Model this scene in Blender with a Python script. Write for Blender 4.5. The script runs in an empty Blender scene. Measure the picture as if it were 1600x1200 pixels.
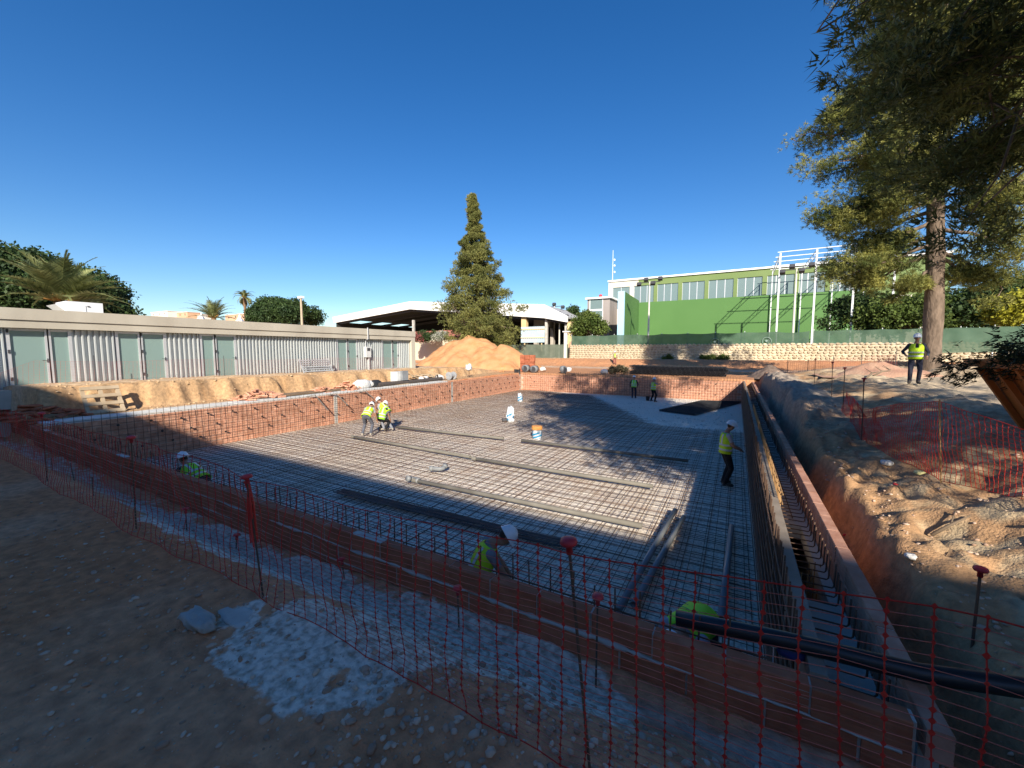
import bpy, bmesh, math, random
import numpy as np
from mathutils import Vector, Matrix
R=math.radians
S=bpy.context.scene
COL=S.collection
# ---------------------------------------------------------------- camera
CAMH=2.2; PITCH=R(4.79); YAW=R(29.4); FPX=620.0
cam=bpy.data.objects.new('camera',bpy.data.cameras.new('camera')); COL.objects.link(cam)
cam.location=(0,0,CAMH); cam.rotation_euler=(R(90)-PITCH,0,YAW)
cam.data.sensor_width=36; cam.data.lens=36*FPX/1600; cam.data.clip_start=.05; cam.data.clip_end=6000
S.camera=cam
# ---------------------------------------------------------------- sky, sun, exposure
LD=Vector((-.58,1,-.62)).normalized()          # direction the sunlight travels
SUN_EL=math.asin(-LD.z); SUN_AZ=math.atan2(-LD.x,-LD.y)
w=bpy.data.worlds.new('World'); S.world=w; w.use_nodes=True
nt=w.node_tree; nt.nodes.clear()
sky=nt.nodes.new('ShaderNodeTexSky'); sky.sky_type='NISHITA'; sky.sun_disc=False
sky.sun_elevation=SUN_EL; sky.sun_rotation=SUN_AZ; sky.altitude=0
sky.air_density=1.0; sky.dust_density=.2; sky.ozone_density=3.2
bg=nt.nodes.new('ShaderNodeBackground'); bg.inputs[1].default_value=.079
wo=nt.nodes.new('ShaderNodeOutputWorld')
hs_=nt.nodes.new('ShaderNodeHueSaturation'); hs_.inputs['Saturation'].default_value=1.32; hs_.inputs['Hue'].default_value=.508
nt.links.new(sky.outputs[0],hs_.inputs['Color']); nt.links.new(hs_.outputs[0],bg.inputs[0]); nt.links.new(bg.outputs[0],wo.inputs[0])
sl=bpy.data.lights.new('sun','SUN'); sl.energy=4.3; sl.angle=R(.53); sl.color=(1,.91,.78)
sun=bpy.data.objects.new('sun',sl); COL.objects.link(sun)
sun.rotation_euler=LD.to_track_quat('-Z','Y').to_euler(); sun.location=(10,-20,30)
vs=S.view_settings; vs.view_transform='Standard'; vs.look='None'; vs.exposure=.95; vs.gamma=1; vs.use_curve_mapping=False
S.render.engine='CYCLES'
S.cycles.max_bounces=6; S.cycles.diffuse_bounces=3; S.cycles.transparent_max_bounces=12

# ---------------------------------------------------------------- pixel -> place
_fw=np.array([-math.sin(YAW)*math.cos(PITCH), math.cos(YAW)*math.cos(PITCH), -math.sin(PITCH)])
_rt=np.array([math.cos(YAW), math.sin(YAW),0]); _up=np.cross(_rt,_fw)
def ray(x,y): return _fw*FPX+_rt*(x-800)+_up*(600-y)
def PZ(x,y,z): d=ray(x,y); t=(z-CAMH)/d[2]; return Vector(d*t)+Vector((0,0,CAMH))
def PY(x,y,Y): d=ray(x,y); t=Y/d[1]; return Vector(d*t)+Vector((0,0,CAMH))
def PX(x,y,X): d=ray(x,y); t=X/d[0]; return Vector(d*t)+Vector((0,0,CAMH))

# ---------------------------------------------------------------- noise
def _hash(i,j,s):
    n=(i*374761393+j*668265263+s*974711)&0x7fffffff
    n=((n^(n>>13))*1274126177)&0x7fffffff
    return ((n^(n>>16))&0xffff)/65535.0
def vnoise(x,y,s=0):
    x=np.asarray(x,float); y=np.asarray(y,float)
    i=np.floor(x).astype(np.int64); j=np.floor(y).astype(np.int64); u=x-i; v=y-j
    u=u*u*(3-2*u); v=v*v*(3-2*v)
    a=_hash(i,j,s); b=_hash(i+1,j,s); c=_hash(i,j+1,s); d=_hash(i+1,j+1,s)
    return (a*(1-u)+b*u)*(1-v)+(c*(1-u)+d*u)*v
def fbm(x,y,o=4,s=0):
    r=0; a=.5; t=0
    for k in range(o):
        r=r+a*vnoise(np.asarray(x)*2**k,np.asarray(y)*2**k,s+k*17); t+=a; a*=.5
    return r/t-.5
def sst(a,b,x):
    t=np.clip((np.asarray(x,float)-a)/(b-a),0,1); return t*t*(3-2*t)

# ---------------------------------------------------------------- materials
MATS={}
def mat(name,c1,c2=None,scale=4.,rough=.85,bump=0.,bscale=60.,metal=0.,spec=.3,vary=0.,detail=5,trans=0.,attr=False,coord='pos',stretch=None,bdist=.01,alpha=1.):
    if name in MATS: return MATS[name]
    m=bpy.data.materials.new(name); m.use_nodes=True; t=m.node_tree; N=t.nodes; L=t.links
    p=N['Principled BSDF']; out=N['Material Output']
    p.inputs['Roughness'].default_value=rough; p.inputs['Metallic'].default_value=metal
    p.inputs['Specular IOR Level'].default_value=spec
    c2=c2 or c1
    if coord=='pos': g=N.new('ShaderNodeNewGeometry'); vec=g.outputs['Position']
    else: g=N.new('ShaderNodeTexCoord'); vec=g.outputs['Object']
    if stretch:
        mp=N.new('ShaderNodeMapping'); mp.inputs['Scale'].default_value=stretch; L.new(vec,mp.inputs[0]); vec=mp.outputs[0]
    no=N.new('ShaderNodeTexNoise'); no.inputs['Scale'].default_value=scale; no.inputs['Detail'].default_value=detail; L.new(vec,no.inputs['Vector'])
    rp=N.new('ShaderNodeValToRGB'); rp.color_ramp.elements[0].position=.32; rp.color_ramp.elements[1].position=.68
    rp.color_ramp.elements[0].color=(*c1,1); rp.color_ramp.elements[1].color=(*c2,1)
    L.new(no.outputs['Fac'],rp.inputs[0]); col=rp.outputs[0]
    if attr:
        a=N.new('ShaderNodeAttribute'); a.attribute_name='Col'
        mx=N.new('ShaderNodeMix'); mx.data_type='RGBA'; mx.blend_type='MULTIPLY'; mx.inputs[0].default_value=1
        L.new(a.outputs['Color'],mx.inputs[6]); L.new(col,mx.inputs[7]); col=mx.outputs[2]
    if vary:
        oi=N.new('ShaderNodeObjectInfo'); mr=N.new('ShaderNodeMapRange'); mr.inputs[3].default_value=1-vary; mr.inputs[4].default_value=1+vary
        L.new(oi.outputs['Random'],mr.inputs[0])
        mx=N.new('ShaderNodeVectorMath'); mx.operation='SCALE'; L.new(col,mx.inputs[0]); L.new(mr.outputs[0],mx.inputs['Scale']); col=mx.outputs[0]
    L.new(col,p.inputs['Base Color'])
    if bump:
        n2=N.new('ShaderNodeTexNoise'); n2.inputs['Scale'].default_value=bscale; n2.inputs['Detail'].default_value=6; L.new(vec,n2.inputs['Vector'])
        b=N.new('ShaderNodeBump'); b.inputs['Strength'].default_value=bump; b.inputs['Distance'].default_value=bdist
        L.new(n2.outputs['Fac'],b.inputs['Height']); L.new(b.outputs[0],p.inputs['Normal'])
    if trans:
        tr=N.new('ShaderNodeBsdfTranslucent'); L.new(col,tr.inputs[0]); ms=N.new('ShaderNodeMixShader'); ms.inputs[0].default_value=trans
        L.new(p.outputs[0],ms.inputs[1]); L.new(tr.outputs[0],ms.inputs[2]); L.new(ms.outputs[0],out.inputs[0])
    if alpha<1:
        p.inputs['Alpha'].default_value=alpha
    MATS[name]=m; return m
def leafmat(name,dark,light,scale=.9,trans=.25,island=.5):
    m=mat(name,dark,light,scale=scale,rough=.6,spec=.25,trans=trans,detail=3)
    N=m.node_tree.nodes; L=m.node_tree.links
    p=N['Principled BSDF']; src=p.inputs['Base Color'].links[0].from_socket
    g=N.new('ShaderNodeNewGeometry'); mr=N.new('ShaderNodeMapRange'); mr.inputs[3].default_value=1-island; mr.inputs[4].default_value=1+island
    L.new(g.outputs['Random Per Island'],mr.inputs[0])
    mx=N.new('ShaderNodeVectorMath'); mx.operation='SCALE'; L.new(src,mx.inputs[0]); L.new(mr.outputs[0],mx.inputs['Scale'])
    L.new(mx.outputs[0],p.inputs['Base Color'])
    for n in N:
        if n.type=='BSDF_TRANSLUCENT': L.new(mx.outputs[0],n.inputs[0])
    return m
def glassmat(name,col,rough=.15):
    m=bpy.data.materials.new(name); m.use_nodes=True; p=m.node_tree.nodes['Principled BSDF']
    p.inputs['Base Color'].default_value=(*col,1); p.inputs['Roughness'].default_value=rough; p.inputs['Specular IOR Level'].default_value=.6
    MATS[name]=m; return m

# ---------------------------------------------------------------- mesh building
class MB:
    def __init__(s): s.v=[]; s.f=[]; s.m=[]; s.cur=0
    def add(s,vs,fs):
        o=len(s.v); s.v.extend([tuple(q) for q in vs]); s.f.extend([tuple(i+o for i in q) for q in fs]); s.m.extend([s.cur]*len(fs)); return s
    def box(s,x0,x1,y0,y1,z0,z1,mtx=None):
        vs=[Vector((x,y,z)) for z in (z0,z1) for y in (y0,y1) for x in (x0,x1)]
        if mtx is not None: vs=[mtx@q for q in vs]
        return s.add(vs,[(0,2,3,1),(4,5,7,6),(0,1,5,4),(2,6,7,3),(0,4,6,2),(1,3,7,5)])
    def bar(s,a,b,w,h,up=(0,0,1)):                      # square bar between two points
        a=Vector(a); b=Vector(b); d=(b-a); 
        x=d.cross(Vector(up)); 
        if x.length<1e-6: x=Vector((1,0,0))
        x.normalize(); y=x.cross(d).normalized()
        vs=[p+x*sx*w/2+y*sy*h/2 for p in (a,b) for sx,sy in ((-1,-1),(1,-1),(1,1),(-1,1))]
        return s.add(vs,[(3,2,1,0),(4,5,6,7),(0,1,5,4),(1,2,6,5),(2,3,7,6),(3,0,4,7)])
    def tube(s,pts,r,n=8,cap=True):
        pts=[Vector(p) for p in pts]; rs=r if isinstance(r,(list,tuple)) else [r]*len(pts)
        t=(pts[1]-pts[0]).normalized(); x=t.orthogonal().normalized(); vs=[]; k=len(pts)
        for i,p in enumerate(pts):
            t=(pts[min(i+1,k-1)]-pts[max(i-1,0)])
            t=t.normalized() if t.length>1e-9 else Vector((0,0,1))
            x=(x-t*x.dot(t)); x=x.normalized() if x.length>1e-6 else t.orthogonal().normalized(); y=t.cross(x)
            for j in range(n):
                a=2*math.pi*j/n; vs.append(p+(x*math.cos(a)+y*math.sin(a))*rs[i])
        fs=[(i*n+j,i*n+(j+1)%n,(i+1)*n+(j+1)%n,(i+1)*n+j) for i in range(k-1) for j in range(n)]
        if cap: fs+=[tuple(reversed(range(n))),tuple(range((k-1)*n,k*n))]
        return s.add(vs,fs)
    def lathe(s,prof,c=(0,0,0),n=16,sx=1,sy=1,mtx=None):
        vs=[]; c=Vector(c)
        for r,z in prof:
            for j in range(n):
                a=2*math.pi*j/n; q=Vector((r*math.cos(a)*sx,r*math.sin(a)*sy,z)); vs.append((mtx@q if mtx is not None else q)+c)
        k=len(prof); fs=[(i*n+j,i*n+(j+1)%n,(i+1)*n+(j+1)%n,(i+1)*n+j) for i in range(k-1) for j in range(n)]
        fs+=[tuple(reversed(range(n))),tuple(range((k-1)*n,k*n))]
        return s.add(vs,fs)
    def prism(s,poly,z0,z1,f=lambda x,y,z:(x,y,z)):     # polygon (x,y) extruded, then mapped
        n=len(poly); vs=[f(x,y,z0) for x,y in poly]+[f(x,y,z1) for x,y in poly]
        fs=[tuple(reversed(range(n))),tuple(range(n,2*n))]+[(i,(i+1)%n,n+(i+1)%n,n+i) for i in range(n)]
        return s.add(vs,fs)
    def mesh(s,name,mats,smooth=False):
        me=bpy.data.meshes.new(name); me.from_pydata(s.v,[],s.f)
        for q in (mats if isinstance(mats,(list,tuple)) else [mats]): me.materials.append(q)
        if any(s.m): me.polygons.foreach_set('material_index',s.m)
        if smooth: me.polygons.foreach_set('use_smooth',[True]*len(me.polygons))
        me.update(); return me
    def build(s,name,mats,parent=None,smooth=False,local=False,**tags):
        return link(name,s.mesh(name,mats,smooth),parent,local,**tags)
def link(name,me,parent=None,local=False,loc=None,rot=None,**tags):
    o=bpy.data.objects.new(name,me); COL.objects.link(o)
    if parent is not None:
        o.parent=parent
        if not local:
            p=parent; off=Vector((0,0,0))
            while p is not None: off+=p.location; p=p.parent
            o.location=-off
    if loc is not None: o.location=(Vector(loc) if local or parent is None else Vector(loc)+o.location)
    if rot is not None: o.rotation_euler=rot
    for k,v in tags.items():
        if v: o[k]=v
    return o
def thing(name,label,category,loc=(0,0,0),rz=0,group=None,kind=None):
    o=bpy.data.objects.new(name,None); COL.objects.link(o); o.location=loc; o.rotation_euler=(0,0,rz); o.empty_display_size=.2
    o['label']=label; o['category']=category
    if group: o['group']=group
    if kind: o['kind']=kind
    return o
def npmesh(name,v,f,mats,smooth=False):
    """v (n,3) array, f (m,k) array of equal-size faces"""
    me=bpy.data.meshes.new(name); v=np.ascontiguousarray(v,np.float32); f=np.ascontiguousarray(f,np.int32); m,k=f.shape
    me.vertices.add(len(v)); me.vertices.foreach_set('co',v.ravel())
    me.loops.add(m*k); me.loops.foreach_set('vertex_index',f.ravel())
    me.polygons.add(m); me.polygons.foreach_set('loop_start',np.arange(0,m*k,k,dtype=np.int32))
    if smooth: me.polygons.foreach_set('use_smooth',np.ones(m,bool))
    for q in (mats if isinstance(mats,(list,tuple)) else [mats]): me.materials.append(q)
    me.update(calc_edges=True); me.validate(); return me
def pieces(parent,name,me,xf,limit=300,rest='pieces'):
    """alike pieces: the nearest `limit` as objects sharing one mesh, the rest joined as one part"""
    c=Vector((0,0,CAMH)); xf=sorted(xf,key=lambda m:(m.to_translation()-c).length)
    for m in xf[:limit]:
        o=bpy.data.objects.new(name,me); COL.objects.link(o); o.parent=parent; o.matrix_local=Matrix.Translation(-parent.location)@m
    if xf[limit:]:
        n=len(me.vertices); co=np.empty(n*3,np.float32); me.vertices.foreach_get('co',co); co=co.reshape(-1,3)
        fs=[tuple(p.vertices) for p in me.polygons]; V=[]; F=[]
        for k,m in enumerate(xf[limit:]):
            a=np.array(m); V.append(co@a[:3,:3].T+a[:3,3]); F.extend([tuple(i+k*n for i in q) for q in fs])
        mm=bpy.data.meshes.new(rest); mm.from_pydata(np.concatenate(V).tolist(),[],F)
        for q in me.materials: mm.materials.append(q)
        mm.update(); o=link(rest,mm,parent); o['kind']='stuff'
T4=Matrix.Translation
def RX(a): return Matrix.Rotation(a,4,'X')
def RY(a): return Matrix.Rotation(a,4,'Y')
def RZ(a): return Matrix.Rotation(a,4,'Z')
def SC(x,y,z): return Matrix.Diagonal((x,y,z,1))
# ================================================================ terrain
PXL,PXR,PYN,PYF=-17.72,1.22,3.07,33.15     # outer faces of the pool walls
FLOOR=-1.5
def T(x,y,rough=True):
    x=np.asarray(x,float); y=np.asarray(y,float)
    n1=fbm(x*.35,y*.35,4,3); n2=fbm(x*1.6,y*1.6,4,9)
    # near strip, falling to the foot of the front wall
    foot=-.56+.15*sst(-6,-2,x)
    near=foot*sst(1.85,2.95,y)+n1*.05
    # left: shelf behind the wall, then cut bank up to the changing rooms
    bx=-19.75-5.5*sst(3.75,3.05,y)+.34*fbm(y*.35,x*.6,3,5)*2
    bank=sst(0,1,(bx-x+.35*n2)/.55)
    lz=.02+(.95-.006*np.clip(y,0,30))*bank+.12*bank*(1-bank)*4*n2*2+.16*n2*sst(0,.2,bank)*(1-sst(-22.6,-22.0,-x*0+x)*0)
    nb=sst(3.25,3.0,y); lz=lz*(1-nb)+(near+.95*bank)*nb
    shelf_up=sst(20,31,y)*.15
    lz=lz+shelf_up*(1-bank)
    # right: trench beside the parapet, rough spoil bank, then level ground
    top=.03+.42*sst(7.5,19,y)
    edge=1.52+.26*fbm(y*.8,y*0+8,3,21)*2
    b2=sst(0,1,(x-edge)/.28)
    rz=-.62+(top+.62)*b2+(.95-top)*sst(1.8,5.2,x)+n2*.40*b2+.14*(vnoise(x*7,y*4,301)-.5)*b2*sst(3.2,2.,x)*(1-.6*sst(3.2,5,x))+.3*sst(9,18,y)*b2*np.exp(-((x-2.1)/.75)**2)
    rz=rz-1.2*sst(0,-1.8,y-2.6)*0
    rnear=sst(3.3,1.6,y)                         # towards the photographer the bank eases down to the near ground
    rz=rz*(1-rnear)+rnear*(.06+.28*sst(2.2,5,x)-.5*(1-b2)*sst(1.2,2.6,y))
    # far: excavated red ground, then a cut up to the stone wall and the courts above it
    yf=np.maximum(y,0)
    far=.12+.95*sst(50.5,54.5,yf+2.0*fbm(x*.2,y*.2,3,31))+n2*.10
    far=far+.75*sst(4.5,9,x)*sst(54,44,y)*sst(30,36,y)
    up=sst(56.35,56.42,y)*sst(-21.9,-21.8,x)
    far=far*(1-up)+2.8*up
    far=far+1.0*sst(56,60,y)*(1-sst(-23,-21,x))*0
    # combine
    wl=sst(PXL+.05,PXL-.05,x); wr=sst(PXR-.06,PXR+.06,x); wf=sst(PYF-.1,PYF+.1,y)
    pool=np.where((x>PXL+.06)&(x<PXR-.06)&(y>PYN+.06)&(y<PYF-.1),-1.75,0.)
    inside=(x>PXL)&(x<PXR)
    z=np.where(y<PYN+.06,near,-1.75)
    z=z*(1-wl)+lz*wl
    z=z*(1-wr)+rz*wr
    fb=np.where(inside,wf,sst(31,38,y))
    fb=np.where(x<=PXL,sst(26,36,y),fb)
    z=z*(1-fb)+far*fb
    if rough:
        amp=.035+.05*sst(30,60,y)
        z=z+np.where(z>-1.6,fbm(x*5,y*5,3,41)*amp*(1+1.3*wl+1.6*wr),0)
        z=z+np.where((y<3.1)&(x<1.3),fbm(x*9,y*9,4,43)*.05,0)
    # spoil heap beyond the far-left corner
    return z
def tz(x,y): return float(T(np.array([x]),np.array([y]))[0])
_ts=np.concatenate([np.linspace(1.2,12,500),np.linspace(12,100,900)])
def HIT(px,py):
    d=ray(px,py); d=d/np.linalg.norm(d); P=np.outer(_ts,d)+np.array([0,0,CAMH])
    h=P[:,2]-T(P[:,0],P[:,1]); k=np.argmax(h<0)
    if not (h<0).any(): k=len(_ts)-1
    q=P[k]; return Vector((q[0],q[1],tz(q[0],q[1])))
def axis(a):
    out=[]
    for lo,hi,st in a: out+=list(np.arange(lo,hi-1e-6,st))
    return out
gx=np.array([-900,-500,-300,-200,-140,-100,-80]+axis([(-64,-30,2.),(-30,-23,.5),(-23,-17.8,.10),(-17.8,-17.6,.04),(-17.6,-6,.13),(-6,1.1,.042),(1.1,3.4,.055),(3.4,8,.16),(8,22,.5),(22,60,2.)])+[60,75,100,140,200,300,500,900])
gy=np.array([-400,-200,-100,-60,-30,-15,-8,-4]+axis([(-2,.4,.25),(.4,3.25,.045),(3.25,12,.08),(12,33,.16),(33,33.3,.05),(33.3,48,.3),(48,56.3,.2),(56.3,56.5,.04),(56.5,80,1.5)])+[80,95,120,160,220,320,500,900,1500])
GX,GY=np.meshgrid(gx,gy); nx,ny=len(gx),len(gy)
GZ=T(GX,GY)
V=np.stack([GX.ravel(),GY.ravel(),GZ.ravel()],1)
ii=(np.arange(ny-1)[:,None]*nx+np.arange(nx-1)[None,:]).ravel()
F=np.stack([ii,ii+1,ii+nx+1,ii+nx],1)
# soil colours by place
def lerp(a,b,t): return a*(1-t[...,None])+np.array(b)*t[...,None]
X_,Y_=GX,GY
C=np.zeros((*X_.shape,3))+np.array([.58,.235,.11])
nn=fbm(X_*.9,Y_*.9,5,61); n5=fbm(X_*3.1,Y_*3.1,5,77)
C=lerp(C,(.62,.30,.165),sst(-.1,.25,nn))
sandy=sst(-17.7,-18.2,X_)*sst(-6,0,Y_)
C=lerp(C,(.53,.345,.19),sandy)
C=lerp(C,(.44,.27,.14),sandy*sst(0,.2,n5)*.8)
C=lerp(C,(.60,.47,.33),sandy*sst(-20.9,-21.6,X_)*.6)
C=lerp(C,(.62,.60,.55),sst(-17.7,-17.9,X_)*sst(-19.3,-18.7,X_)*sst(5,7,Y_)*sst(24,20,Y_))
right=sst(1.2,1.4,X_)*sst(2.2,3.4,Y_)
C=lerp(C,(.45,.275,.15),right)
C=lerp(C,(.40,.21,.11),right*sst(1.75,1.5,X_))
C=lerp(C,(.50,.39,.25),right*sst(1.8,2.3,X_)*sst(-.05,.15,n5))
C=lerp(C,(.55,.46,.33),right*sst(3.5,6,X_)*.8)
C=lerp(C,(.33,.29,.25),right*sst(10,18,Y_)*sst(3.4,2.6,X_)*.8)  # greyer along the bank farther back
farm=np.where((X_>PXL)&(X_<PXR),sst(33,33.2,Y_),sst(30,36,Y_))*sst(120,70,Y_)
C=lerp(C,(.50,.25,.13),farm)
C=lerp(C,(.58,.43,.31),farm*sst(44.5,46,Y_)*sst(50.6,49.5,Y_)*sst(20,0,X_)*.9)
C=lerp(C,(.55,.43,.29),farm*sst(54.3,55,Y_)*.8)
C=lerp(C,(.54,.44,.31),farm*sst(4,10,X_)*sst(50,42,Y_))
C=lerp(C,(.44,.24,.14),farm*sst(0,.2,nn)*.5)
# pale lime and mortar spill along the foot of the front wall
e=n5*.55+nn*.7
band=(.5+.5*sst(-10,-5,X_))*sst(.30,-.2,np.abs(Y_-2.62)-.40+e*.9)*sst(-21,-19,X_)*sst(-.1,-.9,X_)
blob=sst(.4,-.35,np.hypot((X_+2.75)/1.15,(Y_-1.75)/.75)-.80+e*2.0)
spill=np.clip(np.maximum(band,blob),0,1)*np.where(Y_<3.2,1,0)
SP=spill
C=lerp(C,(.46,.40,.34),sst(.2,-.2,np.abs(Y_-2.75)-.2+e*.6)*sst(-.9,-.3,X_)*sst(1.3,.9,X_)*np.where(Y_<3.2,1,0))
me=npmesh('ground',V,F,mat('soil',(.72,.72,.72),(1.18,1.16,1.12),scale=9,rough=.95,bump=.9,bscale=38,bdist=.02,attr=True,spec=.1,detail=8),smooth=True)
ca=me.color_attributes.new('Col','FLOAT_COLOR','POINT')
cc=np.ones((nx*ny,4),np.float32); cc[:,:3]=C.reshape(-1,3); cc[:,3]=SP.ravel(); ca.data.foreach_set('color',cc.ravel())
link('ground',me,kind='structure')
def add_spill():
    m=MATS['soil']; N=m.node_tree.nodes; L=m.node_tree.links; p=N['Principled BSDF']; src=p.inputs['Base Color'].links[0].from_socket
    at_=[n for n in N if n.type=='ATTRIBUTE'][0]; g=N.new('ShaderNodeNewGeometry'); no=N.new('ShaderNodeTexNoise'); no.inputs['Scale'].default_value=7; no.inputs['Detail'].default_value=10; no.inputs['Roughness'].default_value=.68; L.new(g.outputs['Position'],no.inputs['Vector'])
    ad=N.new('ShaderNodeMath'); ad.operation='ADD'; L.new(at_.outputs['Alpha'],ad.inputs[0]); L.new(no.outputs['Fac'],ad.inputs[1])
    rp=N.new('ShaderNodeMapRange'); rp.inputs[1].default_value=.93; rp.inputs[2].default_value=1.08; L.new(ad.outputs[0],rp.inputs[0])
    n2=N.new('ShaderNodeTexNoise'); n2.inputs['Scale'].default_value=16; n2.inputs['Detail'].default_value=8; L.new(g.outputs['Position'],n2.inputs['Vector'])
    cr=N.new('ShaderNodeValToRGB'); cr.color_ramp.elements[0].color=(.36,.275,.20,1); cr.color_ramp.elements[1].color=(.80,.69,.57,1); cr.color_ramp.elements[0].position=.3; cr.color_ramp.elements[1].position=.6; L.new(n2.outputs['Fac'],cr.inputs[0])
    mx=N.new('ShaderNodeMix'); mx.data_type='RGBA'; L.new(rp.outputs[0],mx.inputs[0]); L.new(src,mx.inputs[6]); L.new(cr.outputs[0],mx.inputs[7]); L.new(mx.outputs[2],p.inputs['Base Color'])
add_spill()

# loose stones: the bigger ones near the net, gravel on the slope and on the right bank
def stones(name,pts,sizes,seed,m,label,cat):
    rg=np.random.default_rng(seed)
    t=(1+5**.5)/2
    ico=np.array([(-1,t,0),(1,t,0),(-1,-t,0),(1,-t,0),(0,-1,t),(0,1,t),(0,-1,-t),(0,1,-t),(t,0,-1),(t,0,1),(-t,0,-1),(-t,0,1)])/np.sqrt(1+t*t)
    fc=np.array([(0,11,5),(0,5,1),(0,1,7),(0,7,10),(0,10,11),(1,5,9),(5,11,4),(11,10,2),(10,7,6),(7,1,8),(3,9,4),(3,4,2),(3,2,6),(3,6,8),(3,8,9),(4,9,5),(2,4,11),(6,2,10),(8,6,7),(9,8,1)])
    n=len(pts); a=rg.uniform(0,6.28,n); sc=rg.uniform(.6,1.25,(n,3))*np.array([1.15,.9,.62])
    v=ico[None]*(1+rg.uniform(-.22,.22,(n,12,1)))*sc[:,None,:]*sizes[:,None,None]
    c,s_=np.cos(a)[:,None],np.sin(a)[:,None]
    v=np.stack([v[...,0]*c-v[...,1]*s_,v[...,0]*s_+v[...,1]*c,v[...,2]],-1)+pts[:,None,:]
    f=fc[None]+(np.arange(n)*12)[:,None,None]
    o=link(name,npmesh(name,v.reshape(-1,3),f.reshape(-1,3),m),kind='stuff',label=label,category=cat); return o
stonem=mat('stone',(.32,.20,.135),(.62,.48,.37),scale=1.,rough=.9,bump=.4,bscale=80,spec=.2)
_n=stonem.node_tree; _g=_n.nodes.new('ShaderNodeNewGeometry')
for nd in _n.nodes:
    if nd.type=='VALTORGB': _n.links.new(_g.outputs['Random Per Island'],nd.inputs[0]); nd.color_ramp.elements[0].position=0; nd.color_ramp.elements[1].position=1
rg=np.random.default_rng(5)
def scatter(n,x0,x1,y0,y1,dens,smin,smax,pw=3.):
    x=rg.uniform(x0,x1,n); y=rg.uniform(y0,y1,n); k=rg.uniform(0,1,n)<dens(x,y); x,y=x[k],y[k]
    s=smin+(smax-smin)*rg.uniform(0,1,len(x))**pw
    return np.stack([x,y,T(x,y)+s*.18],1),s
d1=lambda x,y: .10+.9*sst(-2.6,-1.5,x+fbm(x*1.3,y*1.3,3,88)*1.6)*sst(2.75,2.3,y)
p,s=scatter(5200,-3.6,1.7,.75,2.9,d1,.006,.032,2.5); stones('gravel',p,s,1,stonem,'loose gravel and pebbles strewn over the dark slope in front','gravel')
p,s=scatter(3600,-9,-1.5,.3,2.6,lambda x,y:.75*sst(-9,-5,x)+.15,.003,.026,5); stones('gravel',p,s,2,stonem,'sparse small stones on the trodden brown ground at left','gravel')
p,s=scatter(4200,1.62,5,2.5,16,lambda x,y:.35+.65*sst(2.6,1.8,x),.006,.038,5); stones('gravel',p,s,3,stonem,'clods and stones scattered on the spoil bank right of the pool','gravel')
p,s=scatter(1500,-21.6,-19,3.2,24,lambda x,y:.6+0*x,.015,.07,4); stones('gravel',p,s,4,mat('clod',(.42,.29,.16),(.58,.43,.27),scale=3,rough=.95,bump=.5),'sandy clods along the cut bank below the metal building','gravel')

_fx=rg.uniform(-12,.3,3800); _fy=rg.uniform(19.5,32.6,3800); _k=(_fy>20+np.clip((-3.2-_fx)/.62,0,None)); _fx,_fy=_fx[_k],_fy[_k]; _s=.012+.045*rg.uniform(0,1,len(_fx))**4
stones('gravel',np.stack([_fx,_fy,-1.49+0*_fx],1),_s,6,mat('pale_stone',(.5,.46,.40),(.68,.65,.6),scale=2,rough=.95),'pale crushed stone on the bare far right part of the pool floor','gravel')
# spoil heap
def heap(name,cx,cy,rx,ry,h,z0,m,label,cat,seed,n=70,peak2=None):
    u=np.linspace(-1.25,1.25,n); U,W=np.meshgrid(u,u); r=np.hypot(U,W); x=cx+U*rx; y=cy+W*ry
    r=r+fbm(x*.45,y*.45,3,seed)*.35
    z=h*np.clip(1-r,0,None)**.85
    if peak2:
        r2=np.hypot((x-peak2[0])/peak2[2],(y-peak2[1])/peak2[3])+fbm(x*.5,y*.5,3,seed+4)*.3; z=np.maximum(z,peak2[4]*np.clip(1-r2,0,None)**.85)
    z=z+fbm(x*1.1,y*1.1,5,seed+9)*.5*np.minimum(1,z/.5)+fbm(x*5,y*5,2,seed+3)*.06*np.minimum(1,z/.3)+z0-.06
    V=np.stack([x.ravel(),y.ravel(),z.ravel()],1); ii=(np.arange(n-1)[:,None]*n+np.arange(n-1)[None]).ravel()
    return link(name,npmesh(name,V,np.stack([ii,ii+1,ii+n+1,ii+n],1),m,True),label=label,category=cat)
heapm=mat('heap_soil',(.48,.235,.10),(.58,.315,.155),scale=1.2,rough=.95,bump=.8,bscale=14,bdist=.05,spec=.1,detail=8)
heap('soil_heap',-28.6,40.,7.6,5.5,4.3,.15,heapm,'tall orange soil heap in front of the tall conifer','soil heap',7,90,(-23.6,39.5,4.6,4.2,3.0))
# ================================================================ pool
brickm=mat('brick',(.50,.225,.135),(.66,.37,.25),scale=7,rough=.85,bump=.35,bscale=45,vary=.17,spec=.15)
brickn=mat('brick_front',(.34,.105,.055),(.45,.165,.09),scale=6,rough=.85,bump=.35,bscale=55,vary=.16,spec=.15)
mortarm=mat('mortar',(.40,.37,.33),(.52,.48,.43),scale=8,rough=.95,bump=.7,bscale=40)
concm=mat('concrete',(.42,.40,.36),(.56,.54,.49),scale=2.2,rough=.9,bump=.4,bscale=30,detail=8)
rustm=mat('rebar_rust',(.085,.055,.042),(.17,.10,.06),scale=3,rough=.75,spec=.3,bump=.3,bscale=200)
rust_sunlit=mat('rebar_sunlit_ochre',(.36,.20,.085),(.50,.31,.14),scale=3,rough=.8,spec=.25)  # lighter copy of the rust, sunlight put into the colour
pvc=mat('pvc_grey',(.17,.18,.185),(.235,.245,.25),scale=1.5,rough=.5,spec=.4,bump=.05)
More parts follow.
